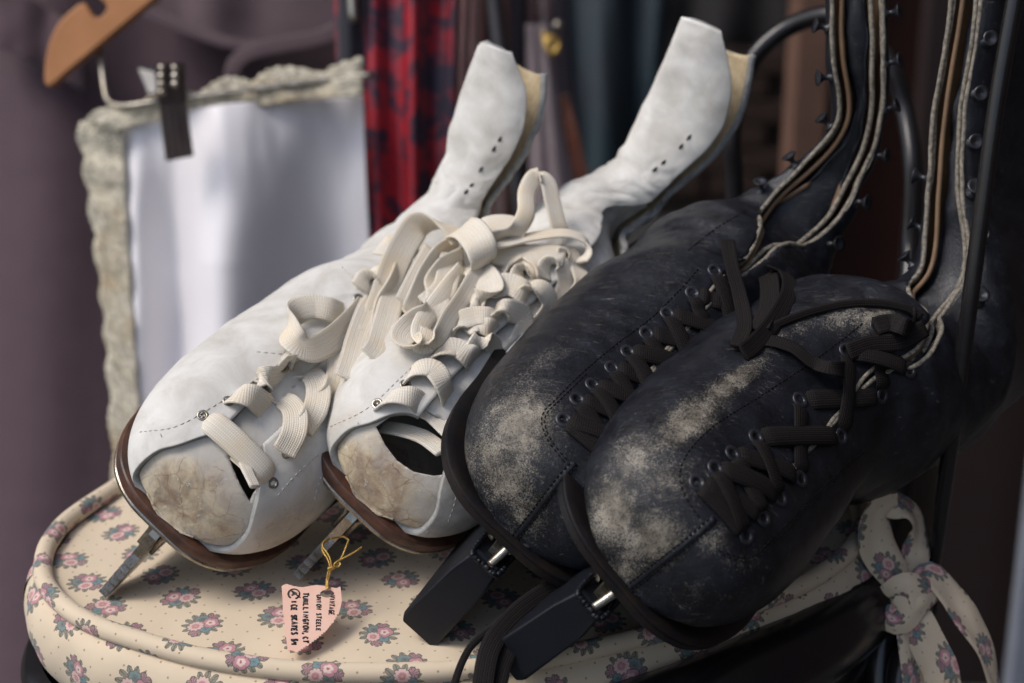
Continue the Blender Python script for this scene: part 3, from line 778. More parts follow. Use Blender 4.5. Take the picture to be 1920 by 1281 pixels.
# black rubber guards over the blades
def guard(bt, label):
    L = bt.local; bm = bmesh.new(); sec = [(-.0060, -.0120), (-.0084, -.0240), (-.0096, -.0585), (-.0082, -.0610), (.0082, -.0610), (.0096, -.0585), (.0084, -.0240), (.0060, -.0120)]
    n = len(sec); fr = [(-.0090, .90, -.001), (-.0080, 1, 0), (.06, 1, 0), (.15, 1, 0), (.24, 1, 0), (.298, 1, 0), (.30, .9, 0)]; rows = []
    for f, k, du in fr: rows.append([bm.verts.new(Vector(L(f + (.004 if u > -.02 else 0), l * k, u * (1 if abs(u) > .02 else 1) + du))) for l, u in sec])
    for i in range(len(rows) - 1):
        for j in range(n): bm.faces.new((rows[i][j], rows[i][(j + 1) % n], rows[i + 1][(j + 1) % n], rows[i + 1][j]))
    # closed ends: the wall of the channel is full at toe and heel
    a = bm.faces.new(rows[0]); b = bm.faces.new(rows[-1][::-1]); bmesh.ops.recalc_face_normals(bm, faces=bm.faces)
    me = bpy.data.meshes.new('blade_guard'); bm.to_mesh(me); bm.free()
    root = empty('blade_guard', L(.1, 0, -.061), label, 'blade guard', 'rubber blade guards')
    o = put('body', me, root, [M['rubber']]); me.set_sharp_from_angle(angle=R(28)); add_mod_bevel(o, .0010, 2)
    mb = MB()     # ragged lip of rubber round the top
    pl_ = [(-.0075, -.0065, -.0125), (-.0078, 0, -.0130), (-.0075, .0065, -.0125), (.004, .0072, -.0112), (.02, .0070, -.0112), (.035, .0070, -.0115)]
    for sg in (1, -1):
        q_ = smooth_path([L(f, sg * l, u) for f, l, u in pl_[1:]], .0005); rr = np.array([.0011 + .0007 * noise.noise(Vector((k * .55, sg, 3))) for k in range(len(q_))])
        q_ = q_ + np.array([bt.U * .0009 * noise.noise(Vector((k * .4, 5, sg))) for k in range(len(q_))]); tube(mb, q_, np.maximum(rr, .0004), 7)
    mb.build('torn_lip', M['rubber'], root)['kind'] = 'stuff'
    mb = MB(); tube(mb, smooth_path([L(.002, .003, -.004), L(-.002, .0025, -.009), L(-.0045, .002, -.0135)], .001), .0018, 10); mb.build('clip', M['steel'], root)
guard(bootC, 'black rubber blade guard under the toe of the boot beside the white pair')
guard(bootD, 'black rubber blade guard cut by the bottom edge of the photo, under the frontmost boot')
# loose lace ends hanging on the cushion between the guards
def loose_end(name, label, pts, width, group=None):
    mb = MB(); free_lace(mb, pts, width, .0013); return mb
le = MB()
free_lace(le, [(1105, 1060, .765), (1060, 1095, .762), (1010, 1120, .757), (960, 1160, .75), (920, 1215, .742), (905, 1290, .735), (900, 1340, .73)], .0085, .0016)
free_lace(le, [(1100, 1075, .764), (1050, 1120, .760), (1000, 1150, .756), (965, 1200, .748), (940, 1250, .742), (925, 1320, .735)], .0080, .0016)
free_lace(le, [(960, 1150, .756), (920, 1180, .752), (885, 1210, .747), (865, 1245, .742), (850, 1290, .737), (840, 1330, .73)], .0030, .0026)
lo = le.build('loose_lace', M['blace'], rootC)
# ---------------------------------------------------------------- the two white skates
def white_skate(bt, seed, label, ledge, redge, lefts, rights, wear, dirt_shade, hole_poly, seams, slots, gap0):
    root = empty('ice_skate', bt.local(.02, 0, -.056), label, 'ice skate', 'white ice skates')
    bt.upper()                                  # base surface used for layout only
    disp = leather_disp(seed, .0006)
    # toe cap and vamp
    ni, nj = 110, 150; qs = np.linspace(0, 9.6, ni); V = np.zeros((ni, nj, 3)); A = np.zeros((ni, nj))
    for i, q in enumerate(qs):
        A[i] = np.linspace(0, 360, nj); V[i] = bt.S(np.full(nj, q), A[i])
    def disp_grid(V, A, qs, off):
        dq = np.gradient(V, axis=0); da = np.gradient(V, axis=1); NN = np.cross(da, dq); NN /= np.linalg.norm(NN, axis=2)[:, :, None] + 1e-12
        cl = np.linalg.norm(V[:, 0] - V[:, -1], axis=1) < 2e-4; av = NN[:, 0] + NN[:, -1]; av /= np.linalg.norm(av, axis=1)[:, None] + 1e-12; NN[cl, 0] = av[cl]; NN[cl, -1] = av[cl]
        if ((V - V.mean(1, keepdims=True)) * NN).sum() < 0: NN = -NN
        return V + NN * (disp(bt, V, qs, A) + off)[:, :, None]
    V = disp_grid(V, A, qs, -.0013)
    f = grid_faces(ni, nj)
    pr = (V.reshape(-1, 3) - CAMP); dep = pr @ AX_A; X = 960 + pr @ AX_R / dep * FPX; Y = 640.5 - pr @ AX_U / dep * FPX
    if hole_poly:      # the opening behind the toe cap
        def inside(x, y):
            c = False; n = len(hole_poly)
            for k in range(n):
                x0, y0 = hole_poly[k]; x1, y1 = hole_poly[(k + 1) % n]
                if (y0 > y) != (y1 > y) and x < (x1 - x0) * (y - y0) / (y1 - y0 + 1e-9) + x0: c = not c
            return c
        keep = []
        Af = A.reshape(-1)
        for q in f:
            cx = sum(X[k] for k in q) / 4; cy = sum(Y[k] for k in q) / 4; a = Af[q[0]]
            if (a < 115 or a > 245) and inside(cx, cy): continue
            keep.append(q)
        f = keep
    if hole_poly:      # draw the cut rim onto the line of the opening
        from collections import Counter
        ec = Counter(); Vf = V.reshape(-1, 3)
        for q in f:
            for k in range(4): ec[tuple(sorted((q[k], q[(k + 1) % 4])))] += 1
        rim = {k for e_, c_ in ec.items() if c_ == 1 for k in e_}
        dense = []
        for k in range(len(hole_poly)):
            (x0, y0), (x1, y1) = hole_poly[k], hole_poly[(k + 1) % len(hole_poly)]
            dense += [(x0 + (x1 - x0) * t, y0 + (y1 - y0) * t) for t in np.linspace(0, 1, 30, endpoint=False)]
        dense = np.array(dense)
        for k in rim:
            if Af[k] in (0.0, 360.0): continue
            dd = dense - (X[k], Y[k]); m_ = int(np.argmin((dd ** 2).sum(1)))
            if np.hypot(*dd[m_]) < 16: Vf[k] += AX_R * dd[m_][0] / FPX * dep[k] - AX_U * dd[m_][1] / FPX * dep[k]
        V = Vf.reshape(V.shape)
    me = mesh('vamp', V.reshape(-1, 3), f)
    if np.array(me.polygons[0].normal) @ (V[0, 0] - V.mean((0, 1))) < 0: me.flip_normals()
    bt.paint(me, 'wear', wear, V); bt.paint(me, 'crease', dirt_shade, V)
    weld(me); o = put('toe_cap', me, root, [M['wleather'], M['felt'], M['wedge']])
    so = o.modifiers.new('thickness', 'SOLIDIFY'); so.thickness = .0007; so.offset = -1; so.material_offset = 0; so.material_offset_rim = 2
    # quarters: one sheet from the left facing round the heel to the right facing, open in front
    def samples(px):
        out = []
        for x, y in px:
            p, n = bt.hit(x, y)
            if p is not None: out.append(boot_param(bt, p))
        return out
    sl, sr = samples(ledge), samples(redge)
    def gap(q): 
        g = bt.ring(np.array([q]))[6][0]
        return max(g, np.interp(q, [7.0, 8.0, 9.0, 9.6, 12], [gap0, gap0 * .75, gap0 * .45, gap0 * .35, gap0 * .35]))
    sr = sorted([(a if a < 180 else 1.0, q) for q, a in sr]); sl = sorted([(a if a > 180 else 359.0, q) for q, a in sl])
    pa = [a for a, q in sr] + [180.0] + [a for a, q in sl]; pq = [q for a, q in sr] + [min(sr[-1][1], sl[0][1])] + [q for a, q in sl]
    ni, nj = 170, 150; V = np.zeros((ni, nj, 3)); A = np.zeros((ni, nj)); Q = np.zeros((ni, nj)); qend = bt.ns - 1
    t = np.linspace(0, 1, nj); q0 = np.full(nj, 8.0)
    for it in range(4):
        a0 = np.array([gap(q) for q in q0]); aa = a0 + (360 - 2 * a0) * t; q0 = np.interp(aa, pa, pq)
    qp = np.pad(q0, 8, mode='edge'); kk = np.hanning(19)[1:-1]; q0 = np.convolve(qp, kk / kk.sum(), 'same')[8:-8]
    for i in range(ni):
        u = i / (ni - 1); Q[i] = q0 + (qend - q0) * u
        g = np.array([gap(q) for q in Q[i]]); gl = g + np.interp(Q[i], [0, qend - 1.5, qend - .7, qend], [0, 0, 10, 30]); A[i] = g + (360 - g - gl) * t      # the near flap is cut slantwise at its top
        V[i] = bt.S(Q[i], A[i])
    NV = disp_grid(V, A, Q.mean(1), .0018)
    me = mesh('quarters', NV.reshape(-1, 3), grid_faces(ni, nj))
    c = NV[60].mean(0); k_ = 60 * (nj - 1) + 20
    if np.array(me.polygons[k_].normal) @ (NV[60, 20] - c) < 0: me.flip_normals()
    bt.paint(me, 'wear', [w_ for w_ in wear if w_[5] < .5], NV); bt.paint(me, 'crease', dirt_shade, NV)
    o = put('quarters', me, root, [M['wleather'], M['felt'], M['wedge']])
    so = o.modifiers.new('thickness', 'SOLIDIFY'); so.thickness = .0032; so.offset = -1; so.material_offset = 1; so.material_offset_rim = 2
    bt.V, bt.A, bt.qs = NV, A, Q.mean(1)
    bt.Q = Q
    bt.bvh = BVHTree.FromPolygons([Vector(v) for v in NV.reshape(-1, 3)] + [Vector(v) for v in bt.me_v], [tuple(f_) for f_ in grid_faces(ni, nj)] + [tuple(x + ni * nj for x in f_) for f_ in bt.me_f]) if hasattr(bt, 'me_v') else BVHTree.FromPolygons([Vector(v) for v in NV.reshape(-1, 3)], [tuple(f_) for f_ in grid_faces(ni, nj)])
    slab(bt, 'sole', [(-.001, .0014, 0), (.0010, .0012, 0), (.0015, .0004, 0), (.0015, -.0026, 0), (.0008, -.0044, 0), (.0000, -.0050, 0)], [M['brsole']], root, .0004)
    blade_parts(bt, root, .050, True)
    # crumpled tongue inside
    tq = np.linspace(7.4, min(13.0, bt.ns - 2), 70); na = 15; v = []
    for q in tq:
        for k in range(na):
            s_ = k / (na - 1) * 2 - 1; p, nn = bt.SN(q, s_ * (gap(q) + 30))
            v.append(p[0] - nn[0] * (.0052 + .0030 * noise.noise(Vector((q * 1.9, s_ * 1.1, seed))) + .010 * max(0, 8.2 - q) * (.4 + abs(s_))))
    tm = mesh('tongue', v, grid_faces(len(tq), na)); to = put('tongue', tm, root, [M['wleather'], M['wedge']])
    tm.attributes.new('crease', 'FLOAT', 'POINT').data.foreach_set('value', [.35] * len(v))
    so = to.modifiers.new('thickness', 'SOLIDIFY'); so.thickness = .0022; so.offset = 0; so.material_offset_rim = 1
    E = MB(); EL = []; ER = []
    for i, (x, y) in enumerate(lefts):
        p, n = bt.hit(x, y); 
        if p is None: p, n = bt.hit(x - 6, y - 4)
        EL.append((p, n))
        if rights: 
            p2, n2 = bt.hit(*rights[i])
        else: p2 = None
        if p2 is None:
            d = np.linalg.norm(bt.V - p, axis=2); ii, jj = np.unravel_index(np.argmin(d), d.shape); jj2 = bt.V.shape[1] - 1 - jj
            p2 = bt.V[ii, jj2]; n2 = bt.SN(bt.Q[ii, jj2], bt.A[ii, jj2])[1][0]
        ER.append((p2, n2))
    for side in (EL, ER):
        for p, n in side:
            mb = MB(); mh = MB(); eyelet(mb, mh, p, n, .0019, .0006)
            e = mb.build('eyelet', M['steel'], root); mh.build('hole', M['hole'], e)
    lb = MB(); n = len(EL)
    if rights: lace_run(lb, bt, *EL[0], *ER[0], .0050, .0112, .0016, tw=.15, pinch=.35, fold=.08)
    st = stitches(bt, seams, .0030, .0019, .0003).build('stitching', M['wthread'], root); st['kind'] = 'stuff'
    mb = MB()
    for x, y, an in slots:
        p, nn = bt.hit(x, y)
        if p is None: continue
        tdir = unit(math.cos(R(an)) * AX_R + math.sin(R(an)) * AX_U); tdir = unit(tdir - nn * (tdir @ nn))
        tube(mb, [p - tdir * .0016 - nn * .0002, p + nn * .0001, p + tdir * .0016 - nn * .0002], [.0004, .0008, .0004], 6)  # dark dash on the surface, standing in for a shaded slot
    if mb.v: s_ = mb.build('painted_lace_slots', M['hole'], root); s_['kind'] = 'stuff'
    return root, lb, EL, ER
wearA = [(345, 935, 125, 95, 20, .9), (400, 985, 60, 45, 0, .9), (285, 905, 55, 55, 0, .62), (300, 985, 70, 35, 30, .7), (420, 930, 40, 60, 0, .55), (520, 990, 40, 55, 30, .48), (470, 1030, 50, 18, -10, .6), (560, 960, 30, 50, 30, .3)]
dirt_shadeA = [(300, 1010, 60, 14, 35, .5), (420, 1040, 60, 12, 5, .6), (560, 960, 40, 60, 30, .35), (500, 900, 25, 60, 0, .25), (640, 860, 60, 120, 30, .3), (330, 850, 60, 10, -25, .3), (470, 640, 120, 14, -38, .15)]  # grime, with shade painted down the right side
rootA, laceA, ELA, ERA = white_skate(bootA, 12.7, 'white leather ice skate at the far left, its laces tied in a big bow', 
    [(236, 915), (250, 880), (285, 855), (335, 838), (385, 820), (425, 797)], [(425, 1052), (452, 1010), (472, 965), (482, 915), (488, 870), (500, 830)],
    [(380, 779), (428, 752), (478, 725), (531, 690), (580, 650), (630, 605), (672, 560), (710, 515)], [(512, 906), (536, 850), (567, 797), (604, 749), (645, 696), (690, 640), (735, 590), (780, 540)],
    wearA, dirt_shadeA, [(440, 805), (470, 830), (486, 868), (482, 915), (468, 940), (448, 905), (430, 860)],
    [[(262, 810), (330, 800), (400, 762), (470, 718), (560, 655)], [(300, 852), (310, 835), (300, 812)], [(585, 960), (600, 900), (640, 830)], [(520, 930), (555, 890), (600, 850)], [(480, 660), (540, 665)], [(640, 500), (700, 560)]],
    [(937, 262, 60), (926, 280, 60), (902, 318, 55), (884, 348, 50), (874, 360, 50)], 9.0)
wearB = [(700, 910, 120, 100, 30, .85), (665, 875, 75, 65, 0, .95), (640, 850, 50, 40, 0, .9), (720, 950, 70, 50, 25, .8), (770, 985, 60, 30, 10, .7), (700, 830, 60, 40, 0, .6), (650, 930, 50, 40, 40, .7), (800, 940, 30, 50, 0, .5), (640, 790, 60, 20, -30, .35)]
dirt_shadeB = [(690, 985, 80, 14, 25, .6), (860, 900, 60, 120, 0, .8), (830, 990, 60, 40, 0, .7), (640, 830, 40, 12, -40, .4), (900, 760, 60, 60, 0, .6), (780, 640, 120, 14, -38, .2)]  # grime, plus painted shade on the right and under sides
rootB, laceB, ELB, ERB = white_skate(bootB, 21.4, 'white leather ice skate with a price tag on its blade, second from left',
    [(600, 862), (612, 838), (650, 815), (695, 800), (735, 782), (760, 765)], [(782, 1018), (805, 975), (820, 925), (832, 880), (838, 845), (845, 815)],
    [(707, 757), (760, 721), (804, 681), (850, 637), (900, 590), (948, 545), (992, 505)], None,
    wearB, dirt_shadeB, [(705, 800), (722, 835), (745, 865), (775, 885), (815, 893), (845, 888), (860, 850), (850, 800), (800, 770), (740, 775)],
    [[(620, 800), (690, 765), (760, 700), (830, 640), (900, 575)], [(840, 980), (855, 930), (850, 880)], [(670, 790), (675, 805), (660, 815)], [(800, 1000), (812, 960), (822, 930)]],
    [(1292, 258, 50), (1277, 275, 50), (1244, 305, 42), (1228, 318, 42)], 10.0)
Zc = lambda x, y: (188 + x / 1.517, 281 + y / 1.517)
def lay(rows, wd, roll=0, zc=True, th=.0017, rolls=None, wdir=None):
    """lace pieces lying over the two white boots: rows (x, y, lift)"""
    out = []
    for k, r in enumerate(rows):
        x, y = Zc(r[0], r[1]) if zc else r[:2]; lf = r[2]
        d = .84 - .000277 * (y - 648) - lf
        hs = [(p - CAMP) @ AX_A for p in (bootA.hit(x, y)[0], bootB.hit(x, y)[0]) if p is not None]
        hs = [h for h in hs if h > d - .05]
        if hs: d = min(d, min(hs) + (.0030 if lf < 0 else -.0016 - lf * .3))
        out.append([x, y, d, rolls[k] if rolls else roll])
    d = [o[2] for o in out]
    for k in range(1, len(out) - 1): out[k][2] = min(d[k], (d[k - 1] + d[k] * 2 + d[k + 1]) / 4)
    mb = MB(); free_lace(mb, [tuple(o) for o in out], wd, th, step=.0012, wdir=wdir); return mb
LA = [   # boot A: short left runs into the slit, right runs arching over the facing into their holes
    ([(372, 706, -.001), (392, 698, .0055), (432, 706, .0065), (475, 738, .0045), (496, 768, -.001)], .0120, 0),
    ([(445, 682, -.001), (466, 656, .0055), (515, 650, .0070), (556, 676, .0050), (572, 704, -.001)], .0120, 0),
    ([(512, 634, -.001), (535, 596, .0060), (580, 582, .0070), (612, 606, .003), (620, 624, -.001)], .0118, 10),
    ([(478, 770, -.001), (492, 728, .003), (522, 715, .006), (552, 745, .006), (552, 800, .004), (522, 862, -.001)], .0108, 12),
    ([(548, 700, -.001), (568, 660, .003), (598, 640, .006), (620, 680, .006), (612, 735, .004), (575, 795, -.001)], .0108, 12),
    ([(606, 640, -.001), (622, 590, .003), (648, 565, .007), (678, 598, .006), (672, 655, .004), (630, 715, -.001)], .0108, 12),
    ([(640, 570, .003), (665, 520, .006), (690, 500, .006), (722, 520, .004)], .0100, 25),
    ([(330, 810, -.004), (370, 850, -.002), (405, 880, -.002), (432, 905, -.004)], .0090, 0),
    ([(345, 800, -.005), (392, 862, -.001), (418, 915, -.002), (440, 960, -.006)], .0050, 30),
    ([(740, 395, .002), (760, 365, .006), (800, 360, .006), (830, 385, .004), (850, 420, .002)], .0100, 15),
    ([(800, 300, .002), (830, 270, .006), (870, 262, .006), (900, 290, .004)], .0100, 15),
]
LB = [
    ([(795, 728, -.001), (830, 705, .004), (880, 706, .006), (930, 740, .006), (970, 775, .005), (1010, 812, .003)], .0110, 0),
    ([(865, 662, -.001), (900, 628, .005), (945, 625, .007), (975, 670, .006), (988, 720, .003), (1000, 760, -.001)], .0112, 15),
    ([(942, 600, -.001), (965, 575, .005), (1010, 565, .006), (1050, 590, .003), (1062, 612, -.001)], .0118, 0),
    ([(1003, 545, -.001), (1015, 500, .006), (1060, 475, .009), (1110, 480, .008), (1140, 520, .003)], .0100, 35),
    ([(1040, 520, .001), (1070, 505, .006), (1105, 510, .005), (1125, 540, -.001)], .0100, -10),
    ([(1070, 450, -.001), (1100, 405, .006), (1160, 385, .009), (1205, 410, .006), (1222, 450, -.001)], .0125, 10),
    ([(1140, 365, -.001), (1160, 320, .008), (1200, 290, .011), (1245, 320, .009), (1260, 370, .002)], .0100, 42),
    ([(1190, 380, .001), (1200, 340, .006), (1235, 345, .006), (1250, 385, -.001)], .0110, -15),
    ([(1048, 640, -.001), (1062, 560, .005), (1095, 540, .008), (1120, 570, .006), (1085, 640, -.001)], .0085, 40),
    ([(985, 740, -.001), (1000, 660, .004), (1040, 625, .006), (1068, 650, .003)], .0090, 30),
    ([(1120, 545, -.001), (1130, 470, .005), (1165, 458, .008), (1205, 480, .007), (1190, 540, .003), (1150, 590, -.001)], .0105, 15),
    ([(1195, 460, -.001), (1215, 400, .006), (1255, 400, .008), (1275, 440, .006), (1235, 500, -.001)], .0105, 15),
    ([(1255, 400, -.001), (1270, 330, .006), (1305, 320, .008), (1320, 380, .006), (1300, 440, .002), (1280, 470, -.001)], .0100, 20),
    ([(1300, 300, .003), (1330, 290, .008), (1355, 330, .008), (1368, 380, .006), (1345, 420, .002)], .0095, 30),
    ([(800, 790, -.006), (860, 800, -.003), (920, 820, -.003), (975, 860, -.004)], .0085, 0),
]
BOW = [
    ([(1030, 260, .030), (1000, 225, .034), (955, 208, .034), (905, 214, .032), (868, 262, .028), (835, 330, .022), (808, 410, .014), (785, 480, .008), (768, 530, .006)], .0135, None, [30, 20, 0, -15, -25, -20, -10, 10, 30]),
    ([(1008, 262, .026), (1025, 228, .038), (1052, 232, .044), (1078, 268, .044), (1086, 310, .036), (1072, 345, .024)], .0150, None, None),
    ([(1015, 255, .028), (965, 285, .028), (925, 340, .024), (900, 395, .020), (882, 440, .016), (874, 468, .014)], .0080, None, [20, 30, 45, 60, 70, 75]),
    ([(1030, 300, .026), (980, 330, .026), (950, 380, .022), (960, 420, .020), (945, 455, .018), (905, 480, .018), (872, 510, .020), (858, 540, .022), (885, 560, .022), (925, 548, .018), (938, 515, .016)], .0110, None, [0, 10, 30, 40, 30, 35, 45, 60, 70, 60, 40]),
    ([(1085, 335, .026), (1055, 380, .026), (1025, 430, .024), (990, 480, .024), (965, 525, .024), (935, 550, .024), (910, 530, .024), (918, 490, .022), (955, 440, .020), (995, 385, .020), (1030, 340, .022)], .0085, None, [40, 50, 55, 60, 65, 70, 70, 60, 50, 45, 40]),
    ([(1060, 330, .020), (1100, 370, .018), (1108, 405, .014), (1070, 432, .010), (1040, 420, .006)], .0130, None, [0, 0, -20, -30, -20]),
    ([(1095, 300, .022), (1150, 305, .018), (1215, 300, .014), (1290, 300, .010), (1320, 310, .008)], .0105, None, [-20, -30, -20, -10, 0]),
    ([(1085, 280, .034), (1150, 268, .032), (1230, 250, .030), (1320, 240, .028), (1375, 258, .024), (1385, 290, .018), (1365, 320, .010)], .0090, None, [55, 60, 60, 55, 50, 60, 50]),
    ([(1080, 268, .034), (1130, 245, .036), (1185, 225, .038), (1212, 180, .042), (1215, 120, .044), (1240, 78, .046), (1272, 95, .042), (1285, 150, .036), (1300, 210, .028), (1310, 240, .022)], .0088, None, [40, 40, 40, 30, 25, 20, 20, 15, 10, 10]),
    ([(1070, 240, .030), (1100, 215, .034), (1150, 210, .034), (1190, 222, .032), (1180, 245, .030)], .0100, None, [20, 20, 10, 10, 20]),
    ([(705, 478, .008), (660, 455, .014), (605, 444, .020), (560, 458, .024), (540, 495, .026), (552, 545, .026), (595, 570, .024), (650, 545, .018), (705, 495, .012), (745, 450, .010)], .0120, None, [20, 30, 50, 70, 80, 55, 35, 25, 20, 10]),
    ([(800, 420, .010), (770, 450, .012), (748, 500, .012), (728, 560, .010), (715, 610, .008), (702, 650, .003)], .0120, None, [-10, -5, 5, 10, 10, 0]),
    ([(845, 400, .012), (825, 440, .012), (808, 500, .010), (790, 560, .006), (770, 590, .002)], .0115, None, [0, 10, 10, 5, 0]),
    ([(870, 300, .016), (840, 360, .014), (800, 430, .012), (785, 500, .010), (775, 540, .010)], .0085, None, [60, 55, 60, 65, 70]),
    ([(950, 290, .022), (915, 350, .020), (890, 400, .018), (870, 440, .014)], .0120, None, [-15, -20, -10, 0]),
    ([(1000, 300, .024), (990, 350, .024), (975, 400, .022), (930, 440, .018)], .0110, None, [-25, -15, 0, 20]),
    ([(960, 500, -.004), (1010, 470, -.006), (1060, 450, -.006), (1110, 420, -.006)], .0070, None, [20, 20, 20, 20]),
]
def gather(mb, part): mb.add(part.v, part.f, part.uv)
ACR = (.47, .52, .71)
WA = [ACR, ACR, ACR, (.62, .5, .6), (.62, .5, .6), (.62, .5, .6), (.6, .6, .5), (.5, .5, .7), (.5, .3, .8), (.7, .3, .6), (.7, .3, .6)]
WB = [ACR, (.4, .6, .7), ACR, (.2, .75, .6), ACR, (.3, .75, .55), (.1, .7, .7), ACR, (.7, .2, .6), (.6, .4, .6), (.65, .35, .6), (.65, .35, .6), (.7, .25, .6), (.7, .1, .7), ACR]
WW = [(.88, -.25, .4), (.72, .62, .3), (.6, -.1, .8), (.7, .1, .7), (.55, .15, .8), (.8, .5, .3), (.1, .85, .5), (0, .45, .9), (.85, .1, .5), (.1, .75, .6), (.12, .85, .5), (.92, -.3, .3), (.92, -.3, .3), (.5, -.1, .85), (.85, -.35, .3), (.9, -.1, .35), (.3, .6, .7)]
for (rows, wd, roll), w_ in zip(LA, WA): gather(laceA, lay(rows, wd, wdir=w_))
for (rows, wd, roll), w_ in zip(LB, WB): gather(laceB, lay(rows, wd, wdir=w_))
for (rows, wd, _, rolls), w_ in zip(BOW, WW): gather(laceA, lay(rows, wd, wdir=w_))
laceA.build('lace', M['wlace'], rootA); laceB.build('lace', M['wlace'], rootB)
# ---------------------------------------------------------------- floral fabric
def floral(n, b):
    uv = n.coord('UV'); s = n.sep(uv)
    X = n.m('MULTIPLY', s[0], 1000.0); Y = n.m('MULTIPLY', s[1], 1000.0)   # millimetres
    an = R(31); ca, sa = math.cos(an), math.sin(an)
    nzv = n.noise(uv, 45, 2, .5, out=1); nzs = n.sep(nzv)
    Xw = n.m('ADD', X, n.m('MULTIPLY', n.m('SUBTRACT', nzs[0], .5), 4.0)); Yw = n.m('ADD', Y, n.m('MULTIPLY', n.m('SUBTRACT', nzs[1], .5), 4.0))
    u = n.m('ADD', n.m('MULTIPLY', Xw, ca), n.m('MULTIPLY', Yw, sa)); v = n.m('SUBTRACT', n.m('MULTIPLY', Yw, ca), n.m('MULTIPLY', Xw, sa))
    pu, pv = 29.0, 24.0
    cu = n.m('DIVIDE', u, pu); iu = n.m('FLOOR', cu); 
    v2 = n.m('ADD', n.m('DIVIDE', v, pv), n.m('MULTIPLY', n.m('FLOORED_MODULO', iu, 2.0), .5)); iv = n.m('FLOOR', v2)
    lu = n.m('MULTIPLY', n.m('SUBTRACT', n.m('SUBTRACT', cu, iu), .5), pu); lv = n.m('MULTIPLY', n.m('SUBTRACT', n.m('SUBTRACT', v2, iv), .5), pv)
    wn = n.new("ShaderNodeTexWhiteNoise", noise_dimensions='2D'); n.put(wn.inputs['Vector'], n.comb(iu, iv)); h = wn.outputs['Value']
    rot = n.m('MULTIPLY', h, 6.283); cr, sr = n.m('COSINE', rot), n.m('SINE', rot)
    x = n.m('MULTIPLY', n.m('ADD', n.m('MULTIPLY', lu, cr), n.m('MULTIPLY', lv, sr)), 1.0); y = n.m('MULTIPLY', n.m('SUBTRACT', n.m('MULTIPLY', lv, cr), n.m('MULTIPLY', lu, sr)), 1.0)
    # hand-drawn wobble
    wob = n.noise(uv, 900, 2, .5); x = n.m('ADD', x, n.m('MULTIPLY', n.m('SUBTRACT', wob, .5), 1.2)); wob2 = n.noise(n.vm('ADD', uv, (3.1, 1.7, 0)), 900, 2, .5); y = n.m('ADD', y, n.m('MULTIPLY', n.m('SUBTRACT', wob2, .5), 1.2))
    def polar(cx, cy):
        dx, dy = n.m('SUBTRACT', x, cx), n.m('SUBTRACT', y, cy)
        return n.m('SQRT', n.m('ADD', n.m('MULTIPLY', dx, dx), n.m('MULTIPLY', dy, dy))), n.m('ARCTAN2', dy, dx)
    def below(a, bb, soft=.12): return n.m('MULTIPLY', n.m('SUBTRACT', bb, a), 1 / soft, clamp=True)
    lin = (.030, .034, .036)
    col = n.mix(n.noise(uv, 60, 3), (.66, .54, .38), (.72, .60, .445))
    # small brown dots between the posies
    gu, gv = n.m('DIVIDE', n.m('ADD', X, Y), 10.4), n.m('DIVIDE', n.m('SUBTRACT', X, Y), 10.4)
    fu, fv = n.m('SUBTRACT', n.m('FRACT', gu), .5), n.m('SUBTRACT', n.m('FRACT', gv), .5)
    dd = n.m('MULTIPLY', n.m('SQRT', n.m('ADD', n.m('MULTIPLY', fu, fu), n.m('MULTIPLY', fv, fv))), 7.4)
    col = n.mix(n.m('MULTIPLY', below(dd, .62, .25), .75), col, (.20, .12, .07))
    def leafring(col, cx, cy, R0, amp, k, ph, fill, edge=.38):
        r, a = polar(cx, cy); c = n.m('COSINE', n.m('ADD', n.m('MULTIPLY', a, k), ph)); rad = n.m('ADD', R0, n.m('MULTIPLY', n.m('POWER', n.m('ABSOLUTE', c), .6), amp))
        col = n.mix(below(r, rad), col, lin)
        vein = n.m('MULTIPLY', below(r, n.m('SUBTRACT', rad, edge)), n.m('GREATER_THAN', n.m('ABSOLUTE', c), .28))
        vein = n.m('MULTIPLY', vein, n.m('LESS_THAN', n.m('ABSOLUTE', c), .985))
        return n.mix(vein, col, fill)
    def flower(col, cx, cy, R0, k, ph, outer, inner, mid=(.05, .03, .04)):
        r, a = polar(cx, cy); c = n.m('ABSOLUTE', n.m('COSINE', n.m('ADD', n.m('MULTIPLY', a, k), ph)))
        rad = n.m('ADD', R0 * .80, n.m('MULTIPLY', n.m('POWER', c, .5), R0 * .28))
        col = n.mix(below(r, n.m('ADD', rad, .34)), col, lin)
        col = n.mix(below(r, rad, .2), col, outer)
        col = n.mix(below(r, n.m('MULTIPLY', rad, .60), .5), col, inner)
        col = n.mix(below(r, R0 * .22, .3), col, mid)
        return col
    col = leafring(col, 0.2, -.2, 5.0, 3.8, 6.5, .4, (.17, .18, .15))
    col = leafring(col, 5.2, 3.4, 1.6, 1.5, 2.0, 1.2, (.36, .17, .22))
    col = leafring(col, -5.4, -2.6, 1.5, 1.6, 2.0, .2, (.30, .14, .20))
    col = flower(col, -1.0, -3.6, 2.9, 3.5, .3, (.095, .19, .215), (.055, .115, .135))
    col = flower(col, .8, 4.0, 2.2, 3.5, .3, (.06, .22, .27), (.05, .16, .20))
    col = flower(col, -2.9, .9, 3.4, 2.5, .8, (.46, .18, .24), (.70, .54, .48), (.28, .07, .12))
    col = flower(col, 3.0, -.6, 3.2, 5.5, 0, (.66, .45, .42), (.47, .16, .23), (.52, .36, .16))
    col = n.mix(n.m('ADD', .10, n.m('MULTIPLY', n.noise(uv, 30, 4), .16)), col, (.62, .51, .37))      # sun-faded
    n.put(b.inputs['Base Color'], col)
    # canvas weave
    k = 2 * math.pi / .42
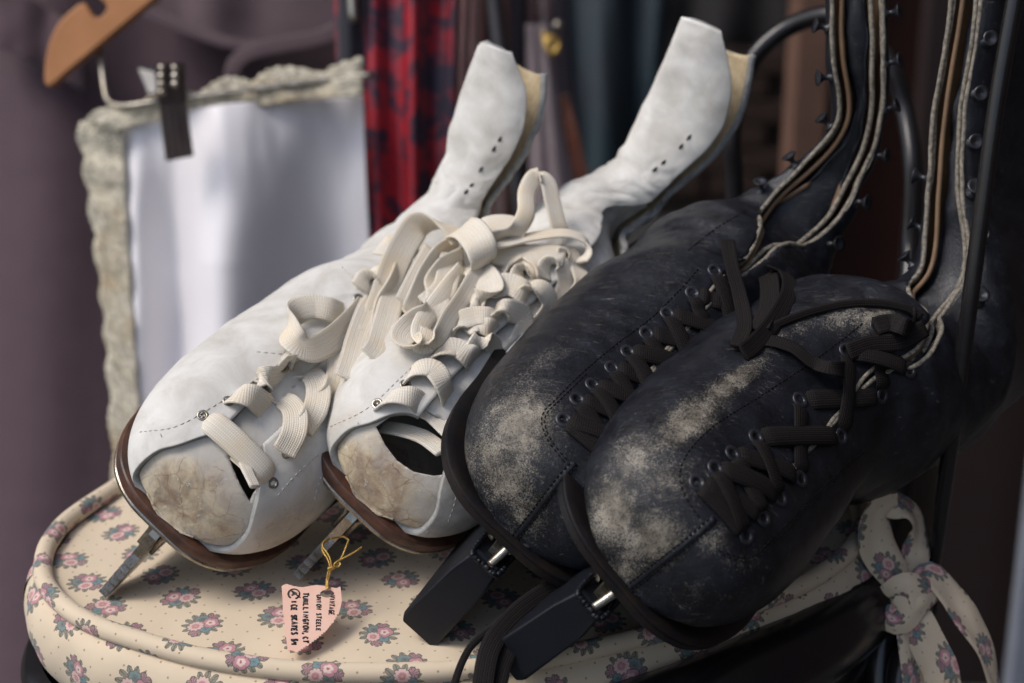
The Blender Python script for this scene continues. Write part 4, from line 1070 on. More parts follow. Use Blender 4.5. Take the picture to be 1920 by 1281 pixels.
    wv = n.m('ADD', n.m('SINE', n.m('MULTIPLY', n.m('ADD', X, Y), k * .7)), n.m('SINE', n.m('MULTIPLY', n.m('SUBTRACT', X, Y), k * .7)))
    n.put(b.inputs['Normal'], n.bump(wv, .25, .0001))
M['floral'] = mat('floral_print_cotton', (.6, .5, .36), .88, 0, .2, floral, sheen=.15)
# ---------------------------------------------------------------- seat cushion
SEAT = np.array([(-.205,.742),(-.204,.78),(-.189,.813),(-.165,.86),(-.125,.91),(-.07,.94),(-.005,.95),(.06,.94),(.12,.905),(.148,.855),(.160,.81),(.157,.772),(.141,.742),(.116,.717),(.082,.696),(.038,.673),(-.02,.655),(-.076,.654),(-.12,.663),(-.165,.685),(-.193,.712)])
cl = np.concatenate([SEAT[-3:], SEAT, SEAT[:4]])
OUT = crs(cl, np.linspace(3, 3 + len(SEAT), 241)[:-1]); SC = np.array([-.016, .80])
dn = np.roll(OUT, -1, 0) - np.roll(OUT, 1, 0); ON = np.stack([dn[:, 1], -dn[:, 0]], 1); ON /= np.linalg.norm(ON, axis=1)[:, None]
if (ON * (OUT - SC)).sum() < 0: ON = -ON
ARC = np.concatenate([[0], np.cumsum(np.linalg.norm(np.diff(np.concatenate([OUT, OUT[:1]]), axis=0), axis=1))])
cush = empty('seat_cushion', (SC[0], SC[1], -.05), 'beige floral cotton seat cushion under the four skates, tied on with a bow', 'cushion')
no = len(OUT); nr = 40; v = []; uv = []
def seat_z(x, y, t):
    z = -.0015 + .0035 * (1 - t ** 4) - .0006
    z += .0018 * noise.noise(Vector((x * 14, y * 14, 1))) + .0007 * noise.noise(Vector((x * 45, y * 45, 5)))
    pull = noise.noise(Vector((x * 60, y * 9, 2))) * .0014 * max(0, t - .7) / .3
    return z + pull
for i in range(nr):
    t = math.sin(i / (nr - 1) * math.pi / 2)
    for k in range(no):
        p = SC + (OUT[k] - SC) * t * .988; v.append((p[0], p[1], seat_z(p[0], p[1], t))); uv.append((p[0], p[1]))
me = mesh('top_panel', v, grid_faces(nr, no, True), uv); o = put('top_panel', me, cush, M['floral'])
if me.polygons[len(me.polygons) // 2].normal.z < 0: me.flip_normals()
def ring_tube(name, off, z, r, parent, m, uvo=0):
    mb = MB(); pts = [(OUT[k % no] + ON[k % no] * (off + .0006 * noise.noise(Vector((k * .11, uvo, 0))))) for k in range(no + 1)]
    rows = []; v = []; uv = []; sides = 14
    for k in range(no + 1):
        c = np.array([*pts[k], z + .0005 * noise.noise(Vector((k * .09, 7 + uvo, 1)))]); nrm = np.array([*ON[k % no], 0])
        for q in range(sides + 1):
            a = 2 * math.pi * q / sides + math.pi; v.append(c + nrm * r * math.cos(a) + np.array([0, 0, 1]) * r * math.sin(a)); uv.append((ARC[k] + uvo, q / sides * 2 * math.pi * r))
    f = grid_faces(no + 1, sides + 1); mb.add(v, f, uv); return mb.build(name, m, parent)
ring_tube('piping', .0010, .0012, .0042, cush, M['floral'], .013)
v = []; uv = []; prof = [(-.002, -.0015), (.0035, -.0022), (.0075, -.006), (.0098, -.012), (.0105, -.020), (.0090, -.028), (.0055, -.035), (0, -.040), (-.02, -.042)]
pd = crs(np.array(prof), np.linspace(0, len(prof) - 1, 33)); al = np.concatenate([[0], np.cumsum(np.linalg.norm(np.diff(pd, axis=0), axis=1))])
for i, (d_, z) in enumerate(pd):
    for k in range(no + 1):
        wr = .0016 * noise.noise(Vector((k * .16, i * .05, 3))) * math.sin(i / 32 * math.pi) + .0009 * noise.noise(Vector((k * .5, i * .12, 9))) * math.sin(i / 32 * math.pi)
        p = OUT[k % no] + ON[k % no] * (d_ + wr); v.append((p[0], p[1], z)); uv.append((ARC[k] * 1.0 + .004, al[i] + .05))
ff = grid_faces(len(pd), no + 1); put('side_band', mesh('side_band', v, ff, uv), cush, M['floral'])
# fine stitch row where the piping is sewn in
# ---------------------------------------------------------------- fabric tie and bow
def cloth_strip(mb, pts, width, rolls=None, thick=.0009, crease=.34, step=.0022):
    """folded fabric strip through points (px, py, depth, roll, width)"""
    q = np.array([[*P(x, y, d), r, w_] for x, y, d, r, w_ in pts]); q = smooth_path(q, step); path = q[:, :3]
    T = np.gradient(path, axis=0); n = np.zeros_like(path); prev = -AX_A
    for i in range(len(path)):
        t = unit(T[i]); u = -AX_A - t * (-AX_A @ t)
        if np.linalg.norm(u) < .25: u = prev - t * (prev @ t)
        u = unit(u); prev = u; b = np.cross(t, u); a = R(q[i, 3]); n[i] = u * math.cos(a) + b * math.sin(a)
    T_, N_, B_ = frames(path, n); s_ = np.concatenate([[0], np.cumsum(np.linalg.norm(np.diff(path, axis=0), axis=1))])
    na = 13; v = []; uv = []; sd = random.random() * 50
    for side in (1, -1):
        for i in range(len(path)):
            for k in range(na):
                x = k / (na - 1) * 2 - 1; w_ = q[i, 4]
                h = crease * w_ * (.35 * math.sin(x * 3.0 + sd) * .4 + .18 * noise.noise(Vector((x * 1.6, s_[i] * 55, sd))) - .22 * x * x) 
                v.append(path[i] + B_[i] * x * w_ / 2 + N_[i] * (h + side * thick / 2 * (1 - x ** 6))); uv.append((x * .011 + .0365 + sd * .01, s_[i] + sd * .1))
    m_ = len(path); f = grid_faces(m_, na) + [q_[::-1] for q_ in grid_faces(m_, na, base=m_ * na)]
    mb.add(v, f, uv)
tie = MB()
cloth_strip(tie, [(1520, 1110, .870, 0, .016), (1560, 1104, .868, 10, .012), (1600, 1108, .862, 20, .010), (1650, 1118, .855, 10, .010), (1690, 1125, .850, 0, .010)], 0)
cloth_strip(tie, [(1700, 1122, .850, 0, .008), (1676, 1075, .850, 12, .015), (1646, 1020, .848, 22, .019), (1648, 965, .846, 40, .018), (1682, 940, .848, 65, .014)], 0)
cloth_strip(tie, [(1660, 948, .848, 40, .012), (1692, 946, .852, -50, .015), (1718, 972, .858, -55, .017), (1722, 1010, .860, -40, .015), (1716, 1050, .858, 10, .012), (1708, 1110, .853, 10, .008)], 0)
cloth_strip(tie, [(1705, 1115, .850, 0, .009), (1740, 1075, .848, -20, .011), (1778, 1108, .846, -40, .015), (1815, 1158, .846, -30, .0155), (1848, 1215, .850, -45, .014), (1868, 1290, .855, -55, .012)], 0)
cloth_strip(tie, [(1705, 1125, .848, 0, .009), (1718, 1160, .845, 25, .014), (1740, 1210, .843, 15, .016), (1765, 1260, .842, 5, .016), (1772, 1320, .842, 0, .016)], 0)
cloth_strip(tie, [(1698, 1130, .849, 0, .009), (1702, 1180, .848, -30, .012), (1712, 1240, .848, -25, .013), (1722, 1310, .848, -10, .013)], 0)
cloth_strip(tie, [(1672, 1135, .846, 60, .010), (1668, 1155, .843, 20, .014), (1690, 1160, .842, -10, .014), (1708, 1135, .840, 0, .015), (1730, 1118, .840, 0, .014), (1745, 1108, .846, -40, .010)], 0)
cloth_strip(tie, [(1672, 1120, .845, 20, .014), (1700, 1108, .838, 0, .016), (1735, 1112, .841, -20, .014), (1745, 1125, .848, -50, .010)], 0)
tie.build('tie_bow', M['floral'], cush)
# ---------------------------------------------------------------- iron chair
chair = empty('iron_chair', (SC[0], SC[1], -.45), 'black bent wire iron chair with the floral cushion on its seat', 'chair')
mb = MB(); path = [(*(OUT[k % no] + ON[k % no] * .004), -.052) for k in range(0, no + 1, 3)]
prof = [(.006, -.040), (.012, -.042), (.015, -.048), (.014, -.060), (.010, -.078), (.002, -.080), (-.02, -.078), (-.02, -.045)]
v = []
for d_, z in prof:
    for k in range(no): p = OUT[k] + ON[k] * d_; v.append((p[0], p[1], z))
mb.add(v, grid_faces(len(prof), no, True)); b_ = len(prof)
mb.build('seat_rim', M['bkmetal'], chair)
mb = MB(); mb.add([(*(SC + (OUT[k] - SC) * .95), z) for z in (-.050, -.046) for k in range(no)], [tuple(range(no)), tuple(range(no, 2 * no))[::-1]] + [(k, (k + 1) % no, no + (k + 1) % no, no + k) for k in range(no)])
mb.build('seat_board', M['bkmetal'], chair)
def wire(name, pix, r, parent=chair, m=None):
    mb = MB(); tube(mb, smooth_path([P(*p) for p in pix], .004), r, 14); return mb.build(name, m or M['bkmetal'], parent)
wire('back_wire', [(1925, -120, .775), (1903, 0, .778), (1868, 200, .786), (1838, 420, .796), (1814, 600, .806), (1790, 780, .825), (1768, 930, .85), (1745, 1080, .875), (1725, 1180, .90), (1715, 1290, .93)], .0036)
wire('back_wire', [(1378, 420, 1.06), (1376, 330, 1.055), (1372, 260, 1.05), (1382, 180, 1.05), (1415, 105, 1.05), (1480, 50, 1.045), (1560, 28, 1.03), (1620, 60, 1.02), (1668, 120, 1.01), (1695, 200, 1.01), (1712, 320, 1.0), (1708, 450, 1.0), (1700, 560, .99), (1690, 720, .98), (1690, 850, .97), (1712, 930, .96), (1735, 1010, .95), (1740, 1150, .95)], .0052)
wire('leg', [(1652, 1340, .865), (1650, 1235, .866), (1662, 1182, .868), (1692, 1162, .872), (1716, 1182, .878), (1724, 1250, .885)], .0070)
wire('leg', [(1690, 1345, .852), (1688, 1268, .853), (1700, 1226, .856), (1718, 1222, .862), (1732, 1250, .868), (1738, 1330, .872)], .0062)
for (x, y) in ((-.15, .72), (-.13, .88), (.12, .88), (.12, .73)):
    mb = MB(); tube(mb, smooth_path([(x, y, -.078), (x * 1.05, y, -.2), (x * 1.2, y + (y - .8) * .3, -.4495)], .02), .008, 12); mb.build('leg', M['bkmetal'], chair)
wire('seat_roll', [(1160, 1370, .765), (1290, 1325, .775), (1430, 1262, .80), (1550, 1190, .835), (1630, 1110, .88), (1680, 1010, .93), (1700, 900, .98)], .0185)
# ---------------------------------------------------------------- price tag on gold thread
M['paper'] = simple('peach_paper', (.76, .47, .36), (.80, .53, .42), 60, .85, bump=.15, bscale=900, spec=.2)
M['ink'] = mat('black_ink', (.012, .012, .013), .5)
M['gold'] = simple('gold_thread', (.72, .50, .16), (.50, .30, .07), 500, .38, .7, bump=.5, bscale=3000)
tagp = empty('price_tag', P(590, 1160, .778), 'small torn peach paper tag with handwriting, hung by gold thread from a blade', 'price tag')
Z = lambda x, y: (480 + x / 4.271, 940 + y / 4.271)
def tag_pt(x, y, lift=0.0):
    """zoomed-photo position on the slightly curled paper"""
    px, py = Z(x, y); d = .7870 - (y - 690) / 535 * .0225 + .0000045 * (x - 440)
    return P(px, py, d - lift)
outl = [(205, 680), (225, 670), (245, 663), (272, 672), (300, 680), (340, 687), (375, 690), (430, 680), (480, 672), (520, 676), (550, 680), (580, 686), (610, 690), (630, 695), (645, 697), (662, 690), (675, 683), (682, 735), (688, 790), (680, 840), (665, 890)]
x0, y0 = outl[-1]
for (x1, y1) in [(620, 965), (560, 1040), (490, 1100), (420, 1150), (325, 1215)]:     # pinked edge
    k = max(2, int(math.hypot(x1 - x0, y1 - y0) / 11))
    for i in range(1, k + 1): outl.append((x0 + (x1 - x0) * i / k + (3.5 if i % 2 else -3.5), y0 + (y1 - y0) * i / k + (3.5 if i % 2 else -3.5)))
    x0, y0 = x1, y1
outl += [(300, 1200), (280, 1195), (255, 1200), (245, 1120), (232, 1020), (224, 950), (215, 870), (212, 780)]
bm = bmesh.new(); ov = [bm.verts.new(Vector(tag_pt(x, y))) for x, y in outl]; hv = []
for k in range(18):
    a = 2 * math.pi * k / 18; hv.append(bm.verts.new(Vector(tag_pt(570 + 57 * math.cos(a), 742 + 32 * math.sin(a)))))
ed = [bm.edges.new((ov[i], ov[(i + 1) % len(ov)])) for i in range(len(ov))] + [bm.edges.new((hv[i], hv[(i + 1) % 18])) for i in range(18)]
bmesh.ops.triangle_fill(bm, use_beauty=True, use_dissolve=False, edges=ed); bmesh.ops.recalc_face_normals(bm, faces=bm.faces)
me = bpy.data.meshes.new('paper'); bm.to_mesh(me); bm.free(); o = put('paper', me, tagp, M['paper'], smooth=False)
so = o.modifiers.new('t', 'SOLIDIFY'); so.thickness = .0003; so.offset = 0
# handwriting: capitals as strokes in a unit box (x right, y up)
GL = {'V': [[(0, 1), (.4, 0), (.85, 1)]], 'I': [[(.3, 1), (.3, 0)]], 'N': [[(0, 0), (0, 1), (.7, 0), (.75, 1)]], 'T': [[(0, 1), (.8, 1)], [(.4, 1), (.35, 0)]],
      'A': [[(0, 0), (.4, 1), (.75, 0)], [(.12, .38), (.65, .42)]], 'G': [[(.75, .85), (.4, 1), (.05, .55), (.3, 0), (.7, .1), (.72, .45), (.45, .45)]], 'E': [[(.7, 1), (.05, .95), (0, 0), (.7, .02)], [(0, .5), (.55, .52)]],
      'U': [[(0, 1), (.02, .2), (.35, 0), (.68, .2), (.72, 1)], [(.72, .5), (.76, 0)]], 'O': [[(.4, 1), (.02, .6), (.25, 0), (.7, .3), (.68, .85), (.4, 1)]], 'S': [[(.68, .9), (.3, 1), (.08, .75), (.6, .35), (.5, .03), (.02, .1)]],
      'L': [[(.05, 1), (.02, 0), (.6, .03)]], 'R': [[(.02, 0), (.05, 1), (.6, .85), (.5, .5), (.08, .48), (.7, 0)]], 'C': [[(.68, .85), (.35, 1), (.02, .5), (.3, 0), (.7, .12)]], 'K': [[(0, 1), (0, 0)], [(.65, 1), (.03, .45), (.7, 0)]],
      ',': [[(.1, .1), (0, -.25)]], ' ': [], '$': [[(.68, .9), (.3, 1), (.08, .75), (.6, .35), (.5, .03), (.02, .1)], [(.35, 1.15), (.3, -.15)]], '4': [[(.1, 1), (.05, .5), (.7, .48)], [(.65, 1), (.6, -.05)]]}
def write(mb, text, x, y, x2, y2, size, w_):
    """a line of handwriting running from (x, y) to (x2, y2), letter tops toward +x"""
    adv = 1.0 / max(1, len(text)); dx, dy = x2 - x, y2 - y; ln = math.hypot(dx, dy); tx, ty = dx / ln, dy / ln; ux, uy = ty, -tx
    step = ln / len(text)
    for i, ch in enumerate(text):
        jx = random.uniform(-.05, .05); js = random.uniform(.9, 1.1)
        for st in GL.get(ch, []):
            pts = []
            for a, b_ in st:
                A_ = (i + a * .82 + jx) * step; B_ = b_ * size * js
                pts.append(tag_pt(x + tx * A_ + ux * B_, y + ty * A_ + uy * B_, .00032))
            if len(pts) > 2 and ch in 'SCGOU$': pts = crs(np.array(pts), np.linspace(0, len(pts) - 1, len(pts) * 4))
            tube(mb, np.array(pts), w_, 5, up=-AX_A, flat=.35)
ink = MB()
write(ink, 'VINTAGE', 592, 755, 583, 915, 38, .00030)
write(ink, 'UNION STEELE', 487, 752, 482, 1045, 34, .00032)
write(ink, 'TURLLINGTON,CT', 378, 736, 378, 1145, 40, .00040)
write(ink, 'ICE SKATES $4', 283, 800, 285, 1160, 42, .00046)
write(ink, 'A', 283, 722, 284, 775, 40, .00046)
tube(ink, np.array([tag_pt(303 + 46 * math.cos(a), 742 + 40 * math.sin(a), .00033) for a in np.linspace(2.2, 7.6, 26)]), .0004, 5, up=-AX_A, flat=.35)
tube(ink, np.array([tag_pt(x, y, .00033) for x, y in ((285, 722), (318, 745), (352, 772), (345, 768))]), .0004, 5, up=-AX_A, flat=.35)
ink.build('handwriting', M['ink'], tagp)['kind'] = 'stuff'
def twine(mb, pts, r=.00042):
    path = smooth_path([P(*Z(x, y), d) for x, y, d in pts], .0004)
    T, N_, B_ = frames(path); s_ = np.arange(len(path)) * .0004
    for ph in (0, math.pi):
        h = path + (N_ * np.sin(s_ * 5200 + ph)[:, None] + B_ * np.cos(s_ * 5200 + ph)[:, None]) * r * .55
        tube(mb, h, r * .7, 6)
g = MB()
twine(g, [(575, 700, .7850), (575, 640, .788), (590, 580, .787), (605, 520, .786), (590, 450, .786), (560, 400, .787), (535, 370, .790), (535, 335, .793), (560, 310, .797), (590, 300, .802)])
twine(g, [(565, 705, .7850), (565, 640, .788), (578, 575, .787), (592, 520, .786), (570, 455, .787), (545, 420, .788), (528, 380, .791), (540, 340, .795), (575, 312, .800)])
twine(g, [(740, 315, .800), (715, 380, .794), (690, 440, .790), (655, 495, .787), (625, 530, .786), (590, 542, .786), (578, 530, .787)])
twine(g, [(845, 368, .796), (800, 400, .793), (740, 435, .790), (680, 465, .788), (640, 490, .786), (625, 512, .7855), (655, 525, .786), (675, 500, .787), (650, 480, .788)])
twine(g, [(575, 545, .7855), (600, 530, .785), (630, 530, .7855), (612, 545, .787), (580, 548, .7865)])
twine(g, [(552, 700, .789), (575, 690, .787), (600, 690, .788), (590, 705, .79), (560, 706, .79), (556, 690, .788)])
twine(g, [(600, 300, .800), (650, 290, .806), (700, 285, .808), (745, 312, .802)])
g.build('gold_thread', M['gold'], tagp)
# ---------------------------------------------------------------- what hangs and stands behind the chair
def sheet(name, rows, parent, mats, n=(60, 60), fold=None, thick=.002, m=None):
    """cloth hanging through a grid of points rows[i][j] = (px, py, depth)"""
    G = np.array([[P(*p) for p in r] for r in rows]); ni, nj = n
    a = np.linspace(0, G.shape[0] - 1, ni); b = np.linspace(0, G.shape[1] - 1, nj)
    mid = np.stack([crs(G[:, j], a) for j in range(G.shape[1])], 1); out = np.stack([crs(mid[i], b) for i in range(ni)], 0)
    if fold:
        for i in range(ni):
            for j in range(nj): out[i, j] += -AX_A * fold(j / (nj - 1), i / (ni - 1))
    uv = [(j / (nj - 1), i / (ni - 1)) for i in range(ni) for j in range(nj)]
    me = mesh(name, out.reshape(-1, 3), grid_faces(ni, nj), uv); o = put(name, me, parent, mats)
    s_ = o.modifiers.new('thickness', 'SOLIDIFY'); s_.thickness = thick; s_.offset = 0
    return o
def folds(seed, amp, k, kv=1.0, sharp=1.0):
    def f(u, v):
        return amp * (math.sin(u * k * 6.28 + seed + 1.2 * noise.noise(Vector((u * 2, v * kv * 1.5, seed)))) * .5 + noise.noise(Vector((u * k * 2.2, v * kv, seed + 5))) * .9)
    return f
# ground and shop front
M['paving'] = simple('grey_paving', (.038, .035, .034), (.060, .057, .055), 9, .85, bump=.3, bscale=60)
mb = MB(); mb.add([(-40, -40, -.45), (40, -40, -.45), (40, 40, -.45), (-40, 40, -.45)], [(0, 1, 2, 3)]); tag(mb.build('pavement', M['paving'], smooth=False), kind='structure')
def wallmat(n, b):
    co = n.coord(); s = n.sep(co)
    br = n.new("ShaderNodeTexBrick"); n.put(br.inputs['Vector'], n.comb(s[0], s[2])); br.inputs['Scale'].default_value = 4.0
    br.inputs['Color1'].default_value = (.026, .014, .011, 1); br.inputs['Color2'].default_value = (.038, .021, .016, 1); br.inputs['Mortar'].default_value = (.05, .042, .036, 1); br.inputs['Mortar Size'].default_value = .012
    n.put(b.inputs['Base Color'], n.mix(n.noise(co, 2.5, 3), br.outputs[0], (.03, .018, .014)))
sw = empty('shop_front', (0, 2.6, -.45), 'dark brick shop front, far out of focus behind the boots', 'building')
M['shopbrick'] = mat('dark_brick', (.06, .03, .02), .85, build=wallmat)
def pane_wall(name, m, x0, x1, z0, z1, y, t=.1):
    mb = MB(); box(mb, ((x0 + x1) / 2, y + t / 2, (z0 + z1) / 2), x1 - x0, t, z1 - z0); return mb.build(name, m, sw, smooth=False)
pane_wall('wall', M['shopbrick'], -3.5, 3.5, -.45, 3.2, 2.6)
mb = MB(); box(mb, (1.0, -.2, 1.1), .12, 5.6, 3.1); mb.build('sky_blocking_wall', M['shopbrick'], sw, smooth=False)  # unseen side wall, added to block sky light from the right
mb = MB(); box(mb, (-.2, 2.35, 2.35), 6.0, .5, .06); mb.build('shading_canopy', M['shopbrick'], sw, smooth=False)  # unseen overhead slab, added to cut sky light at the back
# bricks that read in the gap between the boots: each its own
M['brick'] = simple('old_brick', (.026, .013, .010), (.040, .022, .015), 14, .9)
bme = None
bx, by, bd = [], [], 2.57
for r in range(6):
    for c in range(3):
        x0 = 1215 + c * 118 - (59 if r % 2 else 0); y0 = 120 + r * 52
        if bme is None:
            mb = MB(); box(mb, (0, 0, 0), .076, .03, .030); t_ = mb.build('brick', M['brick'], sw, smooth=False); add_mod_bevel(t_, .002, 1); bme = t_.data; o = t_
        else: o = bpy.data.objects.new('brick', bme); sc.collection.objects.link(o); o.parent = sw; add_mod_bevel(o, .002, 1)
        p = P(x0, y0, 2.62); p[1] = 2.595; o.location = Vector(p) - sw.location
M['darkwood'] = simple('dark_red_brown_paint', (.050, .017, .012), (.032, .012, .010), 9, .42, bump=.1)
M['brownwood'] = simple('dark_brown_panel', (.026, .014, .012), (.018, .010, .010), 7, .5)
M['tanwood'] = simple('weathered_tan_post', (.20, .105, .070), (.13, .07, .048), 14, .7)
def slabbox(name, px0, px1, py0, py1, d, t, m, parent=None, label=None, cat=None):
    a, b, c = P(px0, py0, d), P(px1, py0, d), P(px0, py1, d); ax = (unit(b - a), unit(np.cross(unit(b - a), unit(c - a))), unit(c - a))
    cen = (P(px0, py0, d) + P(px1, py1, d)) / 2 + AX_A * t / 2
    mb = MB(); box(mb, (0, 0, 0) if parent is None else cen, np.linalg.norm(b - a), t, np.linalg.norm(c - a), ax)
    o = mb.build(name, m, parent, smooth=False)
    if parent is None: o.location = Vector(cen)
    return tag(o, label, cat)
def upright(name, px0, px1, d, t, m, z0, z1, label, cat, parent=None):
    """a vertical board or post standing from z0 to z1, seen between px0 and px1 at half height"""
    a, b = P(px0, 350, d), P(px1, 350, d); mb = MB(); box(mb, (0, 0, (z1 - z0) / 2), b[0] - a[0], t, z1 - z0); o = mb.build(name, m, None, smooth=False)
    o.location = ((a[0] + b[0]) / 2, a[1] + t / 2, z0); add_mod_bevel(o, .003, 2); return tag(o, label, cat)
upright('wooden_post', 1478, 1543, 1.75, .06, M['tanwood'], -.45, 1.6, 'upright tan wooden post blurred behind the black boots', 'post')
upright('cupboard_panel', 1546, 1712, 1.80, .03, M['darkwood'], -.45, 1.6, 'glossy red brown wooden panel behind the tall black boot legs', 'panel')
upright('dark_panel', 1714, 2040, 1.42, .03, M['brownwood'], -.45, 1.6, 'very dark brown panel at the right edge of the view', 'panel')
M['whitepost'] = simple('pale_blue_white_paint', (.26, .28, .33), (.20, .22, .26), 9, .5)
o = upright('white_board', 1997, 2040, 1.36, .02, M['whitepost'], -.45, -.135, 'pale painted board showing as a sliver in the lower right corner', 'board')
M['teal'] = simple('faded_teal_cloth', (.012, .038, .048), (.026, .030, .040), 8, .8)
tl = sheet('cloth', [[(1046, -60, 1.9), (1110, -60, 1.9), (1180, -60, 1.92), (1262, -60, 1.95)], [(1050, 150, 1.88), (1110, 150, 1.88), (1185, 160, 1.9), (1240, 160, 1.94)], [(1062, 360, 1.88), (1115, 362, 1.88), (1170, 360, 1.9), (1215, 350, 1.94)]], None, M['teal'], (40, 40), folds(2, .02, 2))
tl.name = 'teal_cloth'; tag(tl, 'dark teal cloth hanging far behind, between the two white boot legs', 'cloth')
M['black'] = simple('near_black_cloth', (.010, .009, .010), (.016, .013, .013), 9, .9)  # matt near-black cloth, slightly uneven in tone
o = sheet('black_cloth', [[(1180, -80, 2.1), (1320, -80, 2.1), (1480, -80, 2.1)], [(1180, 0, 2.1), (1320, 10, 2.1), (1480, 20, 2.1)], [(1170, 95, 2.1), (1320, 90, 2.1), (1480, 80, 2.1)]], None, M['black'], (20, 30), folds(6, .02, 2)); tag(o, 'black cloth above the dim brickwork', 'cloth')
# clothes rack
M['rackpole'] = simple('dark_iron_pole', (.012, .012, .016), (.022, .018, .02), 30, .3)
rack = empty('clothes_rack', (*P(950, 400, 1.34)[:2], -.45), 'thin dark iron clothes rack pole behind the white boots', 'clothes rack')
wire('pole', [(915, -200, 1.36), (928, 0, 1.36), (952, 200, 1.35), (978, 400, 1.34), (1000, 640, 1.33), (1040, 1250, 1.33)], .0062, rack, M['rackpole'])
wire('rail', [(-200, -330, 1.30), (400, -330, 1.32), (915, -330, 1.36), (1150, -330, 1.38)], .008, rack, M['rackpole'])
# plum dress and jacket at the left
def cloth(name, c1, c2, sc_=40, rough=.85, sheen=.3, weave=1600, b=.4):
    return simple(name, c1, c2, sc_, rough, bump=b, bscale=weave, bdist=.0006, sheen=sheen, spec=.2)
M['plum'] = cloth('plum_wool', (.074, .046, .054), (.088, .056, .065))
M['plum2'] = cloth('dusty_plum_cloth', (.110, .075, .082), (.128, .088, .095))
pl = empty('plum_skirt', P(300, -100, 1.5), 'dark plum wool skirt hanging behind the white satin, down the left side', 'skirt')
sheet('panel', [[(-140, -120, 1.46), (120, -120, 1.44), (380, -120, 1.46), (700, -120, 1.5)], [(-140, 400, 1.46), (120, 420, 1.43), (380, 400, 1.45), (700, 400, 1.5)], [(-140, 900, 1.44), (120, 920, 1.42), (380, 900, 1.43), (720, 900, 1.48)], [(-140, 1500, 1.42), (120, 1500, 1.40), (380, 1500, 1.42), (740, 1500, 1.46)]], pl, M['plum'], (90, 110), folds(4, .009, 2.2, .7), .003)
sheet('waistband', [[(-60, -60, 1.40), (60, 0, 1.40), (150, 55, 1.40)], [(-60, 60, 1.40), (40, 110, 1.40), (160, 170, 1.40)]], pl, M['plum'], (20, 30), folds(3, .008, 2), .004)
jk = empty('plum_blouse', P(450, -80, 1.40), 'dusty plum blouse with curved bound neckline and belt loop above the satin', 'blouse')
sheet('body', [[(250, -80, 1.42), (420, -80, 1.42), (700, -80, 1.42)], [(265, 20, 1.42), (430, 85, 1.42), (700, 80, 1.42)]], jk, M['plum2'], (30, 50), folds(9, .01, 2), .003)
def band(name, pix, w_, parent, m, roll=0, t=.003):
    mb = MB(); free_lace(mb, [(*p, roll) for p in pix], w_, t, step=.006); return mb.build(name, m, parent)
band('neck_binding', [(262, 15, 1.39), (330, 45, 1.385), (420, 78, 1.38), (500, 88, 1.38), (570, 78, 1.38), (645, 45, 1.385)], .0085, jk, M['plum2'])
band('belt', [(438, 150, 1.37), (440, 122, 1.368), (470, 98, 1.366), (530, 85, 1.368), (600, 72, 1.37), (650, 55, 1.375)], .012, jk, M['plum2'])
M['redtrim'] = cloth('red_trim', (.20, .02, .02), (.13, .012, .014))
o = sheet('red_cloth', [[(285, -60, 1.46), (400, -60, 1.46), (480, -60, 1.46)], [(285, 2, 1.46), (380, 10, 1.46), (480, 4, 1.46)]], None, M['redtrim'], (10, 20), None, .003); tag(o, 'scrap of bright red cloth at the top edge above the plum top', 'cloth')
# wooden hanger
M['hangwood'] = simple('varnished_beech', (.52, .235, .085), (.42, .175, .058), 30, .3, bump=.08)
hg = empty('wooden_hanger', P(190, 40, 1.18), 'varnished orange wood coat hanger end in the top left corner', 'coat hanger')
bm = bmesh.new(); pts = [(83, 152), (84, 120), (92, 80), (108, 45), (130, 22), (148, 8), (160, 6), (168, 20), (178, 32), (190, 30), (200, 16), (196, 4), (186, -6), (200, -30), (260, -75), (420, -170), (440, -130), (310, -20), (250, 30), (190, 80), (130, 130), (98, 158), (88, 160)]
base = crs(np.array(pts + [pts[0]], float), np.linspace(0, len(pts), len(pts) * 4 + 1)[:-1]); fr_ = [bm.verts.new(Vector(P(x, y, 1.175))) for x, y in base]; bk_ = [bm.verts.new(Vector(P(x, y, 1.175) + AX_A * .012)) for x, y in base]
f1 = bm.faces.new(fr_); f2 = bm.faces.new(bk_[::-1])
for i in range(len(fr_)): bm.faces.new((fr_[(i + 1) % len(fr_)], fr_[i], bk_[i], bk_[(i + 1) % len(fr_)]))
bmesh.ops.recalc_face_normals(bm, faces=bm.faces); me = bpy.data.meshes.new('shoulder'); bm.to_mesh(me); bm.free()
add_mod_bevel(put('shoulder', me, hg, M['hangwood'], smooth=False), .0028, 3)
wire('hook', [(420, -150, 1.18), (430, -230, 1.2), (445, -300, 1.25), (440, -345, 1.31), (430, -330, 1.335)], .0022, hg, M['steel'])
